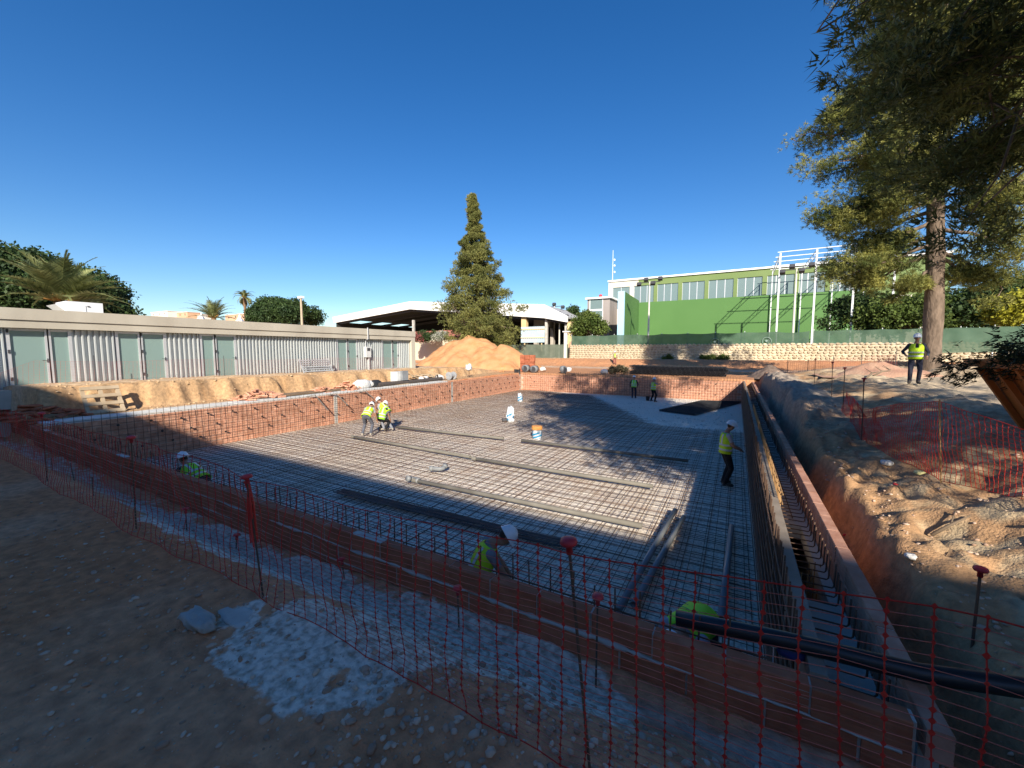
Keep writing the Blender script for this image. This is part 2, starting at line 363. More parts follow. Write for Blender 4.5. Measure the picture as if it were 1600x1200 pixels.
pvcd=mat('pvc_dusty',(.135,.125,.105),(.21,.195,.165),scale=2.,rough=.7,bump=.1)
blackp=mat('black_plastic',(.018,.019,.021),(.032,.033,.036),scale=2,rough=.45,spec=.45)
redcap=mat('red_cap',(.52,.035,.045),(.62,.06,.06),scale=6,rough=.5,spec=.35)
# floor: pale blinding with gravel and rusty dust
n=0
fx=np.linspace(PXL+.04,.6,190); fy=np.linspace(PYN+.1,PYF-.1,300); FX,FY=np.meshgrid(fx,fy)
FZ=FLOOR+fbm(FX*2.2,FY*2.2,4,101)*.035
FC=np.zeros((*FX.shape,3))+np.array([.88,.80,.69]); e1=fbm(FX*.5,FY*.25,4,111); e2=fbm(FX*1.7,FY*1.7,4,121)
FC=lerp(FC,(.78,.68,.56),sst(0,.25,e1)); FC=lerp(FC,(.64,.50,.39),sst(.08,.3,e2)*.6)
FC=lerp(FC,(.66,.60,.52),sst(20,24,FY-.0*FX+.9*np.clip(-3.2-FX,-9,0)*0)*sst(-13,-7,FX)*.8)
ii=(np.arange(299)[:,None]*190+np.arange(189)[None]).ravel()
def floormat():
    m=mat('blinding',(.62,.62,.62),(1.22,1.2,1.16),scale=22,rough=.95,bump=1.,bscale=55,bdist=.015,attr=True,spec=.1,detail=9); return m
me=npmesh('pool_floor',np.stack([FX.ravel(),FY.ravel(),FZ.ravel()],1),np.stack([ii,ii+1,ii+191,ii+190],1),floormat(),True)
ca=me.color_attributes.new('Col','FLOAT_COLOR','POINT'); cc=np.ones((FX.size,4),np.float32); cc[:,:3]=FC.reshape(-1,3); ca.data.foreach_set('color',cc.ravel())
link('pool_floor',me,kind='structure')

def brick_mesh(name,L,D,H,m,grooves=4):
    # long face on -Y and +Y with horizontal grooves, length along X, centred at base
    prof=[]; g=.007
    zs=np.linspace(0,H,grooves*2+1)
    side=[]
    for k in range(grooves):
        a,b=zs[2*k],zs[2*k+2]; side+=[(-D/2,a+.006),(-D/2,b-.006)]
        if k<grooves-1: side+=[(-D/2+g,b)]
    side=[(-D/2+g,0)]+side+[(-D/2+g,H)]
    prof=side+[(-y,z) for y,z in reversed(side)]
    mb=MB(); mb.prism(prof,-L/2,L/2,lambda y,z,x:(x,y,z)); return mb.mesh(name,m)
BL,BH=.486,.197; PITCHX,PITCHZ=.50,.2125
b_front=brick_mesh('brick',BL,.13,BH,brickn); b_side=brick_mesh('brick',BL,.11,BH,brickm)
rnd=random.Random(4)
def jit(a): return rnd.uniform(-a,a)
# front wall
fw=thing('brick_wall','low red brick wall with smeared mortar joint across the foreground','wall',(-8,3.145,FLOOR))
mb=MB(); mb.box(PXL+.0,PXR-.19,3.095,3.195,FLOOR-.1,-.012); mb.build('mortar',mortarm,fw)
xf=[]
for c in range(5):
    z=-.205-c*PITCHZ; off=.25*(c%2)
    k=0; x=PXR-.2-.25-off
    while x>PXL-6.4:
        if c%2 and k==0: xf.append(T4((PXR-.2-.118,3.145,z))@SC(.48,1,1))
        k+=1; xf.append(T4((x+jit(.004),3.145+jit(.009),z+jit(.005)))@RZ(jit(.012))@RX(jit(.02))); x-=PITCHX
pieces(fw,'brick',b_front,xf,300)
mb=MB()        # mortar core of the wall stub that runs on past the corner
mb.box(PXL-6.4,PXL+.0-.002,3.095,3.195,-1.0,-.013); mb.build('mortar',mortarm,fw)
# squeezed-out bed joint between first and second course
pts=[];rs=[]
for i in range(950):
    x=PXR-.25-i*.02; q=vnoise(x*3.1,0,5); pts.append((x,3.076+.004*q,-.211+.008*math.sin(x*5)+.012*float(vnoise(x*9,2,8)))); rs.append(.004+(.012+.030*float(vnoise(x*17,5,77)))*sst(-9,-3,x)*float(vnoise(x*4.7,3,9))**1.5*(1 if vnoise(x*.9,1,3)>.3 else .3))
mb=MB(); mb.tube(pts,rs,6); mb.build('mortar_smear',mortarm,fw,smooth=True)
# head joints, pale
mb=MB()
for m in xf:
    t=m.to_translation()
    if t.z>-.75 and rnd.random()<.7: mb.box(t.x+.2435,t.x+.2545,3.0815,3.1,t.z+.0,t.z+BH)
mb.build('mortar_joint',mat('mortar_dark',(.26,.22,.18),(.40,.35,.30),scale=9,rough=.95,bump=.6,bscale=40),fw)

# left wall, far wall
lw=thing('brick_wall','long orange brick pool wall on the left behind a rebar grid','wall',(-17.66,18,FLOOR))
xf=[]
for c in range(7):
    y=3.35+.25*(c%2)
    while y<PYF-.3:
        xf.append(T4((-17.66+jit(.008),y+jit(.004),FLOOR+.01+c*PITCHZ))@RZ(R(90)+jit(.01))); y+=PITCHX
pieces(lw,'brick',b_side,xf,300,'brick_courses')
mb=MB(); mb.box(-17.70,-17.622,3.2,PYF-.1,FLOOR-.1,-.02); mb.build('mortar',mat('mortar_pale',(.50,.36,.27),(.62,.48,.38),scale=6,rough=.95,bump=.6,bscale=40),lw)
mb=MB()
for y in (12.9,22.4): mb.box(-17.62,-17.592,y,y+.2,FLOOR,-.03)
mb.build('concrete_pillar',concm,lw)
fwall=thing('brick_wall','orange brick pool wall at the far end below the red earth','wall',(-8.2,PYF-.06,FLOOR))
xf=[]
for c in range(7):
    x=PXL+.4+.25*(c%2)
    while x<.3:
        xf.append(T4((x+jit(.004),PYF-.09+jit(.008),FLOOR+.01+c*PITCHZ))@RZ(jit(.01))); x+=PITCHX
pieces(fwall,'brick',b_side,xf,0,'brick_courses')
mb=MB(); mb.box(PXL+.12,.5,PYF-.13,PYF-.05,FLOOR-.1,-.02); mb.build('mortar',MATS['mortar_pale'],fwall)
# concrete shelf on the left wall
mb=MB()
for k in range(18):
    y=3.3+k*1.05; mb.box(-18.62+jit(.05),-17.735,y,y+1.035,-.22,.05+jit(.008))
mb.build('concrete_ledge',mat('concrete_pale',(.54,.545,.51),(.66,.66,.62),scale=2.5,rough=.9,bump=.5,bscale=25,detail=8),None,label='pale concrete ledge along the top of the left pool wall',category='ledge')

# right side: inner wall, gutter floor and outer brick parapet
pw=thing('brick_parapet','narrow brick parapet along the right side of the pool','wall',(1.13,18,-.62))
b_par=brick_mesh('brick',BL,.12,BH,mat('brick_parapet',(.36,.17,.11),(.50,.28,.20),scale=6,rough=.9,bump=.4,bscale=40,vary=.15))
xf=[]
for c in range(3):
    y=3.32+.25*(c%2)
    while y<PYF:
        xf.append(T4((1.13+jit(.004),y+jit(.004),-.205-c*PITCHZ+jit(.003)))@RZ(R(90)+jit(.006))); y+=PITCHX
pieces(pw,'brick',b_par,xf,300)
mb=MB(); mb.box(1.08,1.18,3.21,PYF,FLOOR,-.012); mb.build('mortar',mortarm,pw)
gw=thing('gutter_wall','concrete gutter wall with channel along the right of the pool','wall',(.6,18,FLOOR))
mb=MB(); mb.box(.53,.63,3.21,PYF-.14,FLOOR-.1,.02); mb.build('inner_wall',mat('formwork',(.20,.165,.13),(.30,.25,.20),scale=3,rough=.9,bump=.4,bscale=30,stretch=(1,1,.2)),gw)
mb=MB(); mb.box(.632,1.063,7.1,PYF-.2,-.62,-.42); mb.box(.632,1.063,3.21,5.05,-.62,-.43); mb.box(.95,1.06,5.052,7.098,-.62,-.425); mb.build('channel_floor',concm,gw)
# steel in the channel: hooked cross bars
hk=MB(); hk.tube([(.50,0,-.33),(.98,0,-.33),(.995,0,-.31),(1.0,0,-.06)],.008,6); hkm=hk.mesh('hooked_bar',rustm,True)
hb=thing('hooked_bars','row of hooked rebar ties crossing the gutter channel','rebar',(.7,18,-.42))
pieces(hb,'bar',hkm,[T4((jit(.015),3.5+.17*i,jit(.008))) for i in range(172)])
bar_u=MB(); bar_u.tube([(0,0,0),(1,0,0)],1,6); bar_um=bar_u.mesh('bar',rustm)          # unit bar along X, scaled per bar
bar_ul=MB(); bar_ul.tube([(0,0,0),(1,0,0)],1,6); bar_ulm=bar_ul.mesh('bar',rust_sunlit)
def BAR(a,b,r): 
    a=Vector(a); b=Vector(b); d=b-a; return T4(a)@d.to_track_quat('X','Z').to_matrix().to_4x4()@SC(d.length,r,r)
ls=[BAR((.72+.13*k,7.2,-.345+.004*k),(.72+.13*k,32.6,-.345),.007) for k in range(2)]
pieces(hb,'bar',bar_um,ls)
# bundle of bars leaning in the pit
for k in range(7):
    pass
rp=thing('rebar_rods','loose thin rods standing in the gutter pit','rebar',(.8,6,-1.45))
pieces(rp,'rod',bar_ulm,[BAR((.68+.05*k+jit(.02),5.25+.14*k,-1.45),(.70+.045*k+jit(.03),5.15+.12*k+jit(.1),-.30+jit(.1)),.006) for k in range(7)])

# ---------------------------------------------------------------- reinforcement
def xend(y): return .42 if y<20.2 else (max(-17.2,-3.2-(y-20)*.62+.35*math.sin(y*9)) if y<31.6 else -12.-(y-31.6)*2)
def yend(x): return 20.6+.25*math.sin(x*7) if x>-3.2 else min(31.6+max(0,-12-x)*.4,32.85,20+(-3.2-x)/.62)
mat1=thing('rebar_mat','rebar grid laid over the whole pool floor','rebar',(-8.5,17,FLOOR))
xf=[]
y=3.5
while y<32.8:
    xe=xend(y)
    if xe>-17: xf.append(BAR((-17.45,y+jit(.03),-1.425+jit(.008)),(xe,y+jit(.045),-1.425+jit(.006)),.0052))
    y+=.165
pieces(mat1,'bar',bar_um,xf,300)
xf=[]; x=-17.4
while x<.42:
    xf.append(BAR((x+jit(.03),3.4,-1.441),(x+jit(.05),yend(x),-1.441+jit(.006)),.0052)); x+=.17
pieces(mat1,'bar',bar_um,xf,105)
xf=[]; y=3.57; 
while y<32.8:                                        # lower layer, seen between the bars above
    xe=xend(y)-.1
    if xe>-17: xf.append(BAR((-17.4,y+jit(.03),-1.475),(xe,y+jit(.03),-1.475),.006))
    y+=.34
x=-17.33
while x<.4: xf.append(BAR((x+jit(.02),3.4,-1.483),(x+jit(.03),yend(x)-.1,-1.483),.006)); x+=.34
pieces(mat1,'bar',bar_um,xf,0,'lower_layer')

lc=thing('rebar_mesh','upright rebar grid in front of the left brick wall','rebar',(-17.5,18,FLOOR))
xf=[BAR((-17.50+jit(.01),3.45+.2*i,-1.45),(-17.50+jit(.015),3.45+.2*i+jit(.02),.26+jit(.03)),.0065) for i in range(147)]
xf+=[BAR((-17.485,3.3,-1.36+.2*k),(-17.485,32.9,-1.36+.2*k),.0065) for k in range(8)]
pieces(lc,'bar',bar_um,xf,300)
sp=MB(); sp.lathe([(.034,-.015),(.038,-.01),(.038,.01),(.034,.015)],(0,0,0),10,mtx=RY(R(90))); sp.lathe([(.02,-.05),(.02,.05)],(0,0,0),6,mtx=RY(R(90))); spm=sp.mesh('spacer',blackp)
xf=[]
for i in range(34):
    for k,z in enumerate((-.22,-.62,-1.02)):
        y=4.0+i*.85+.28*k
        if y<32.5 and rnd.random()<.85: xf.append(T4((-17.53,y,z+jit(.03))))
pieces(lc,'spacer',spm,xf,300)
fc=thing('rebar_mesh','upright rebar grid in front of the far brick wall','rebar',(-8,PYF-.25,FLOOR))
xf=[BAR((-17.3+.2*i,PYF-.25,-1.45),(-17.3+.2*i+jit(.02),PYF-.25,.3+jit(.06)),.0095) for i in range(89)]
xf+=[BAR((-17.4,PYF-.265,-1.36+.2*k),(.45,PYF-.265,-1.36+.2*k),.0075) for k in range(8)]
pieces(fc,'bar',bar_um,xf,300)
pieces(fc,'spacer',spm,[T4((-16.6+1.1*i+.4*(k%2),PYF-.2,z))@RZ(R(90)) for i in range(15) for k,z in enumerate((-.25,-.65,-1.05))],300)
nc=thing('rebar_mesh','dark starter bars standing along the inside of the front wall','rebar',(-8,3.36,FLOOR))
xf=[BAR((-17.2+.21*i,3.36,-1.45),(-17.2+.21*i+jit(.03),3.34+jit(.02),.13+jit(.06)),.0075) for i in range(83)]
xf+=[BAR((-17.3,3.375,-1.3+.2*k),(.3,3.375,-1.3+.2*k),.0065) for k in range(7)]
pieces(nc,'bar',bar_um,xf,300)
rc=thing('rebar_mesh','dense rusty rebar curtain against the right gutter wall','rebar',(.47,18,FLOOR))
xf=[BAR((.47+jit(.008),3.5+.105*i,-1.45),(.50+jit(.012),3.5+.105*i+jit(.02),.15+jit(.04)),.008) for i in range(278)]
pieces(rc,'bar',bar_um,xf,285)
xf=[BAR((.455,3.4,-1.36+.2*k),(.475,32.8,-1.36+.2*k),.008) for k in range(8)]+[BAR((.40,3.4,-1.30+.22*k),(.43,32.8,-1.30+.22*k),.008) for k in range(5)]
pieces(rc,'bar',bar_um,xf,300)
rm=thing('rebar_mesh','narrow mesh strip coloured as sunlit rust on the gutter wall top','rebar',(.55,9,.04))  # second row of bars added to carry the sunlit colour
xf=[BAR((.655,6.9+.1*i,-.415),(.645+jit(.01),6.9+.1*i+jit(.01),.17+jit(.03)),.0085) for i in range(110)]+[BAR((.675,6.8,-.3+.14*k),(.675,18,-.3+.14*k),.007) for k in range(4)]
pieces(rm,'bar',bar_ulm,xf,300)
# ================================================================ buildings
metal=mat('galvanised',(.49,.53,.53),(.59,.62,.61),scale=1.5,rough=.45,metal=.3,spec=.5,stretch=(1,1,.15))
frame=mat('alu_frame',(.60,.61,.62),(.68,.69,.70),scale=2,rough=.4,metal=.4,spec=.5)
glassg=glassmat('frosted_glass',(.22,.32,.30),.22)
roofc=mat('fair_concrete',(.43,.39,.315),(.53,.49,.40),scale=.8,rough=.9,bump=.25,bscale=20,detail=9,stretch=(1,1,.35))
darkg=mat('dark_gap',(.02,.02,.02))
dk=mat('dark_metal',(.05,.05,.055),(.07,.07,.075),rough=.5)
cb=thing('changing_rooms','long low building with grey ribbed metal front and concrete roof band','building',(-26,10,.9))
BX=-23.0; BY0,BY1=-9.0,24.3; zB=.74; zR=3.74
mb=MB(); mb.box(-31,BX+.35,BY0,BY1,zR-.42,zR); mb.box(-31,BX+.30,BY0,BY1-.003,zR-.71,zR-.425); mb.build('roof_band',roofc,cb)
mb=MB(); mb.box(-31,BX-.25,BY0+.1,BY1-.5,zB-.4,zR-.72); mb.build('back_wall',roofc,cb)
mb=MB(); mb.box(BX-.24,BX+.3,BY1-.42,BY1-.006,zB-.5,zR-.712); mb.build('end_pillar',roofc,cb)
mb=MB(); mb.box(BX-.25,BX+.75,BY0,BY1+.1,zB-.6,zB+.06); mb.build('plinth',concm,cb)
# front: door groups between ribbed sheets
doors=[(3.62,4.55,'d'),(4.62,5.16,'g'),(6.53,7.26,'g'),(7.33,8.15,'d'),(9.58,10.14,'g'),(10.2,11.1,'d'),(17.25,18.0,'g'),(18.06,18.8,'d'),(21.1,22.05,'g'),(22.1,22.65,'d'),(-1.6,-.8,'d'),(-.7,0.,'g')]
segs=[]
ds=sorted(doors); y=BY0+.1
for a,b,k in ds:
    if a-y>.12: segs.append((y,a-.06))
    y=b+.06
segs.append((y,BY1-.43))
z0,z1=zB+.065,zR-.72
for a,b in segs:
    mb=MB(); n=max(1,int((b-a)/.175)); w=(b-a)/n; prof=[]
    for i in range(n):
        o=a+i*w; prof+=[(o,0),(o+w*.40,0),(o+w*.50,.10),(o+w*.72,.10),(o+w*.82,0)]
    prof.append((b,0))
    vs=[(BX+d,yy,z) for z in (z0,z1) for yy,d in prof]; k=len(prof); mb.add(vs,[(i+1,i,i+k,i+k+1) for i in range(k-1)]); mb.build('ribbed_panel',metal,cb)
for a,b,k in ds:
    fr=MB()
    fr.box(BX-.03,BX+.06,a-.055,a+.045,z0,z1); fr.box(BX-.03,BX+.06,b-.045,b+.055,z0,z1); fr.box(BX-.03,BX+.058,a+.047,b-.047,z1-.09,z1-.002); fr.box(BX-.03,BX+.058,a+.047,b-.047,z0+.002,z0+.10)
    d=fr.build('door' if k=='d' else 'side_light',frame,cb)
    g=MB(); g.box(BX-.012,BX+.012,a+.047,b-.047,z0+.102,z1-.092); g.build('pane',glassg,d)
    if k=='d':
        h=MB(); h.box(BX+.06,BX+.10,b-.035,b-.015,z0+.95,z0+1.1); h.bar((BX+.10,b-.03,z0+1.03),(BX+.10,b-.16,z0+1.03),.02,.02); h.build('handle',dk,d)
        for zz in (.3,1.3,2.05):
            h=MB(); h.box(BX+.061,BX+.085,a-.03,a+.03,z0+zz,z0+zz+.13); h.build('hinge',dk,d)
# roof unit, meter box, grille
ac=thing('roof_unit','white box-shaped ventilation unit on the concrete roof','roof unit',(-24.6,6.0,zR))
ay0,ay1=PX(104,480,-24.2).y,PX(161,482,-24.2).y; mb=MB(); mb.box(-25.6,-24.2,ay0,ay1,zR+.003,PX(130,472,-24.2).z); mb.build('casing',mat('white_casing',(.66,.68,.70),(.74,.75,.77),scale=1,rough=.5),ac)
mb=MB(); mb.box(-24.197,-24.185,(ay0+ay1)/2,(ay0+ay1)/2+.02,zR+.03,zR+.36); mb.build('seam',frame,ac); mb=MB(); mb.prism([(ay0-.30,.36),(ay0-.002,.42),(ay0-.002,.08)],-25.5,-24.3,lambda y,z,x:(x,y,zR+z)); mb.build('cowl',MATS['white_casing'],ac)
mb=MB(); mb.box(-24.198,-24.17,(ay0+ay1)/2+.06,(ay0+ay1)/2+.13,zR+.32,zR+.36); mb.build('badge',dk,ac)
my=19.6
mt=thing('meter_box','grey electric meter box with conduit on the ribbed metal front','meter box',(BX+.1,my,zB+.9))
mb=MB(); mb.box(BX+.072,BX+.30,my-.22,my+.22,zB+1.0,zB+1.75); mb.build('box',mat('box_grey',(.55,.56,.55),(.63,.64,.63),rough=.5),mt)
mb=MB(); mb.box(BX+.302,BX+.31,my-.13,my+.13,zB+1.45,zB+1.66); mb.build('window',dk,mt)
mb=MB(); mb.tube([(BX+.15,my-.12,zB+1.75),(BX+.15,my-.12,zR-.8),(BX+.40,my-.12,zR-.72),(BX+.40,my-.12,zR+.08)],.035,8); mb.build('conduit',frame,mt); mb=MB(); mb.tube([(BX+.16,my+.1,zB+.06),(BX+.16,my+.1,zB+1.0)],.06,8); mb.build('duct',frame,mt)
g0=PX(475,586,-22.0); g1=PX(521,582,-22.0)
gr=thing('slatted_grille','grey slatted grille leaning low against the metal front','grille',(-22.2,(g0.y+g1.y)/2,.95))
gz=tz(-22.05,g0.y)
mtx=T4((-22.0,0,gz))@RY(R(-32))
for k in range(6):
    mb=MB(); mb.box(-.02,.02,g0.y+.08,g1.y-.08,.06+k*.15,.13+k*.15,mtx); mb.build('slat',mat('grille_grey',(.30,.31,.32),(.40,.41,.42),rough=.6),gr)
mb=MB()
for yy in (g0.y,g1.y-.06): mb.box(-.03,.03,yy,yy+.06,0,.95,mtx)
mb.build('frame',MATS['grille_grey'],gr)

# ---------------------------------------------------------------- big white canopy
wh=mat('white_sheet',(.78,.78,.76),(.84,.84,.82),scale=.5,rough=.6)
YC=58.
cn=thing('canopy_roof','huge white-edged sports canopy with dark underside behind the building','canopy',(-50,YC+15,1))
tp=[PY(x,y,YC) for x,y in ((519,495.5),(640,471),(850,475.5),(886,494))]; bt=[PY(x,y,YC) for x,y in ((522,504.5),(640,483),(850,497),(886,503.5))]
mb=MB()
for i in range(3):
    mb.add([tp[i],tp[i+1],bt[i+1],bt[i]]+[q+Vector((0,.4,0)) for q in (tp[i],tp[i+1],bt[i+1],bt[i])],[(0,3,2,1),(4,5,6,7),(0,1,5,4),(3,7,6,2),(0,4,7,3),(1,2,6,5)])
mb.build('fascia',wh,cn)
mb=MB(); dep=Vector((0,34,0))
for i in range(3):
    a=[q+Vector((0,.402,-.08)) for q in (tp[i],tp[i+1])]; mb.add(a+[q+dep for q in a]+[q-Vector((0,0,.25)) for q in a]+[q+dep-Vector((0,0,.25)) for q in a],[(0,1,3,2),(4,6,7,5),(0,2,6,4),(1,5,7,3)])
mb.build('roof',[mat('roof_sheet',(.36,.36,.36),(.42,.42,.41),rough=.6),MATS.get('canopy_shade') or mat('canopy_shade',(.03,.03,.03),(.045,.045,.04))],cn)  # near-black underside: shade under the roof put into the colour
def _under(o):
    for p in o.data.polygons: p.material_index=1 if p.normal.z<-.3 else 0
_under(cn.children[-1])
for k in range(6):
    mb=MB(); yy=YC+1+k*6
    for i in range(3):
        a=bt[i].copy(); b=bt[i+1].copy(); a.y=b.y=yy; mb.bar(a+Vector((0,0,-.1)),b+Vector((0,0,-.1)),.3,.5)
    mb.build('truss',dk,cn)
for xx in (bt[0].x+.8,bt[1].x,bt[2].x,bt[3].x-.5):
    for yy in (YC+1,YC+31): mb=MB(); mb.box(xx-.2,xx+.2,yy-.2,yy+.2,.6,8.2 if xx in(bt[1].x,bt[2].x) else 6.4); mb.build('column',concm,cn)
# side and back walls added, in the same shade colour, to keep the underside dark
mb=MB(); mb.box(bt[0].x+.1,bt[0].x+.5,YC+.45,YC+24.4,.5,bt[0].z+.2); mb.build('side_wall',mat('canopy_shade',(.06,.06,.06),(.09,.085,.08)),cn); mb=MB(); mb.box(bt[0].x,bt[3].x,YC+24.5,YC+24.9,.5,10.5); mb.build('back_wall',mat('canopy_shade',(.06,.06,.06),(.09,.085,.08)),cn)
# red roofed house under the canopy line
hs=thing('red_roof_house','low house with red tiled roof glimpsed under the canopy','house',(-58,50,1))
a=PY(600,521,52.); b=PY(697,516,52.)
redt=mat('red_tiles',(.42,.13,.09),(.52,.2,.14),scale=1.,rough=.8,stretch=(6,1,1),bump=.6,bscale=8)
mb=MB(); mb.add([(a.x,52,a.z-1.0),(b.x+4,52,b.z-1.0),(b.x+4,56,b.z+.35),(a.x,56,a.z+.35)],[(0,1,2,3)]); mb.add([(a.x,52,a.z-1.12),(b.x+4,52,b.z-1.12),(b.x+4,56,b.z+.2),(a.x,56,a.z+.2)],[(3,2,1,0)]); mb.build('roof',redt,hs)
mb=MB(); mb.box(a.x+.3,b.x+3.6,52.6,57,.5,a.z-.95); mb.build('wall',mat('cream_render',(.55,.47,.36),(.62,.54,.42),scale=.6,rough=.9),hs)

# ---------------------------------------------------------------- green sports hall with fronton court
YW=72.; YH=74.
gp=mat('green_paint',(.075,.175,.05),(.095,.205,.062),scale=.12,rough=.8,detail=6,bump=.1,bscale=3)
gp2=mat('green_paint_hall',(.15,.215,.075),(.185,.25,.095),scale=.2,rough=.8)
crm=mat('cream_wall',(.60,.55,.44),(.68,.63,.53),scale=.3,rough=.9)
hall=thing('sports_hall','large green and cream sports hall with a row of big windows','building',(10,YH+10,2.8))
xl=PY(951,440,YH).x; zt=PY(951,441,YH).z; xg=PY(997,470,YH).x; xr=PY(1480,470,YH).x
zx=lambda q,y=440: PY(900+q/4.,y,YH).x
wins=[(230,337),(363,487),(510,640),(665,805),(830,985),(1010,1165),(1195,1365),(1395,1560),(1590,1780)]
wz1=PY(1050,442.5,YH).z; wz0=PY(1050,470,YH).z-1.0
edges=[xl]+[q for a,b in wins for q in (zx(a),zx(b))]+[xr]
for i in range(0,len(edges)-1,2):
    mb=MB(); mb.box(edges[i],edges[i+1],YH,YH+.5,wz0,wz1); mb.build('pier',crm if edges[i]<zx(350) else gp2,hall)
mb=MB(); mb.box(xl,xg,YH-.004,YH+.5,wz1+.002,zt); mb.build('lintel',crm,hall)
mb=MB(); mb.box(xg+.002,xr,YH,YH+.5,wz1+.002,zt-.02); mb.build('lintel',gp2,hall)
mb=MB(); mb.box(xl,xr,YH-.05,YH+.6,2.5,wz0-.002); mb.build('lower_wall',crm,hall)
mb=MB(); mb.box(xl,xr,YH+.6,YH+22,2.5,zt-.4); mb.build('body',mat('hall_inside',(.12,.12,.11)),hall)
mb=MB(); mb.box(xl-.1,xr+.1,YH-.25,YH+22.2,zt+.002,zt+.28); mb.build('cornice',wh,hall)
hg=glassmat('hall_glass',(.17,.235,.235),.25)
for a,b in wins:
    x0,x1=zx(a),zx(b); f=MB(); n=3 if a>300 else 2
    for k in range(n+1):
        xx=x0+(x1-x0)*k/n; f.box(max(x0,xx-.06),min(x1,xx+.06),YH+.12,YH+.22,wz0,wz1)
    wd=f.build('window',frame,hall)
    for k in range(n):
        p0=x0+(x1-x0)*k/n+.062; p1=x0+(x1-x0)*(k+1)/n-.062; q=MB(); q.box(p0,p1,YH+.15,YH+.19,wz0,wz1); q.build('pane',hg,wd)
# fronton walls
ft=thing('fronton_court','tall green playing wall with a pale blue side edge','court wall',(10,YW,2.8))
x0=PY(998,500,YW).x; x1=PY(1336,500,YW).x; ztf=PY(1150,464,YW).z
mb=MB(); mb.box(x0,x1,YW,YW+.5,2.6,ztf); mb.build('back_wall',gp,ft)
Ye=59.5; pe=PY(985,455,Ye); ze=pe.z
mb=MB()
xe=PY(975,500,Ye).x-.0; xe2=PY(975.5,500,Ye).x
mb.add([(x0-.001,YW-.003,2.6),(x0-.001,YW-.003,ztf+.3),(xe2,Ye,ze),(xe2,Ye,2.6),(x0-.9,YW-.003,2.6),(x0-.9,YW-.003,ztf+.3),(xe2-.9,Ye,ze),(xe2-.9,Ye,2.6)],[(0,1,2,3),(7,6,5,4),(0,4,5,1),(1,5,6,2),(2,6,7,3)])
mb.build('side_wall',gp,ft)
mb=MB(); mb.box(xe2-.92,xe2+.02,Ye-.35,Ye-.003,2.6,ze+.05); mb.build('edge_strip',mat('pale_blue',(.36,.60,.76),(.42,.65,.80),scale=.4,rough=.7),ft)
# pergola frame over the court
wm=mat('white_steel',(.70,.72,.73),(.78,.79,.80),rough=.5,scale=1)
pg=thing('court_pergola','white steel roof frame with lattice trusses over the green court','frame',(PY(1270,520,59.5).x,66,2.8))
YF,YB=59.5,71.6; zrf=PY(1216,396,YF).z
fx_=[PY(x,500,YF).x for x in (1214,1270,1330,1392)]
for xx in fx_:
    c=MB(); c.box(xx-.09,xx+.09,YF-.09,YF+.09,2.7,zrf)
    c.build('column',wm,pg)
    c=MB(); c.box(xx-.06,xx+.06,YB-.06,YB+.06,2.7,zrf); c.build('column',wm,pg)
    t=MB(); t.bar((xx,YF,zrf),(xx,YB,zrf),.07,.07); t.bar((xx,YF,zrf-.7),(xx,YB,zrf-.7),.06,.06)
    for k in range(12):
        a=YF+(YB-YF)*k/12; b=YF+(YB-YF)*(k+1)/12; t.bar((xx,a,zrf-.7*(k%2)),(xx,b,zrf-.7*((k+1)%2)),.035,.035)
    t.build('truss',wm,pg)
for k in range(5):
    yy=YF+(YB-YF)*k/4; t=MB(); t.bar((fx_[0]-.3,yy,zrf+.14),(fx_[-1]+.3,yy,zrf+.14),.08,.08); t.build('purlin',wm,pg)
# floodlight poles
def flood(px,ytop,Y,label,n=4,h0=2.8,wd=1.4):
    b=PY(px,520,Y); zt_=PY(px,ytop,Y).z; t=thing('floodlight_pole',label,'floodlight',(b.x,Y,h0))
    mb=MB(); mb.tube([(b.x,Y,h0-.2),(b.x,Y,zt_)],[.14,.09],8); mb.build('pole',mat('pole_cream',(.62,.60,.52),(.68,.66,.58)),t)
    mb=MB(); mb.bar((b.x-wd,Y,zt_-.1),(b.x+wd,Y,zt_-.1),.1,.1); mb.build('crossbar',dk,t)
    for k in range(n):
        xx=b.x-wd+2*wd*k/(n-1); mb=MB(); mb.box(-.28,.28,-.2,.2,-.22,.22,T4((xx,Y-.15,zt_+(.25 if k%2 else -.3)))@RX(R(-30))); mb.build('lamp',dk,t)
flood(1013,440,58.,'pole with black floodlights before the big hall windows',4)
flood(1239,420,58.3,'pole with black floodlights inside the white steel frame',4)
flood(866,478,64,'thin floodlight pole rising above the canopy gable',3,1.0,1.6)
flood(874,492,60,'lower floodlight pole beside the arch wall',3,1.0,1.3)
# grey annex
an=thing('annex_building','small grey concrete annex with two stacked windows beside the hall','building',(PY(935,520,70).x,70,2.5))
a0=PY(918,466,69); a1=PY(953,466,69)
mb=MB(); mb.box(a0.x,a1.x,69,78,2.2,a0.z-.25); mb.build('wall',mat('board_concrete',(.25,.22,.20),(.34,.30,.28),scale=.6,rough=.9,stretch=(1,1,.2)),an)
mb=MB(); mb.box(a0.x-.3,a1.x+.3,68.6,78.3,a0.z-.248,a0.z+.05); mb.build('roof_slab',wh,an)
for yt,yb in ((468.5,482.5),(485,498)):
    p=PY(922.5,yt,68.98); q=PY(941,yb,68.98); f=MB(); 
    f.box(p.x-.12,p.x,68.93,68.995,q.z,p.z); f.box(q.x,q.x+.12,68.93,68.995,q.z,p.z); f.box(p.x-.12,q.x+.12,68.93,68.995,q.z-.3,q.z-.003); wd=f.build('window',wh,an)
    g=MB(); g.box(p.x+.003,q.x-.003,68.95,68.99,q.z,p.z); g.build('pane',hg,wd)
ba=thing('red_barrel','small red drum on the flat annex roof','drum',(PY(938,462,70).x,70,a0.z))
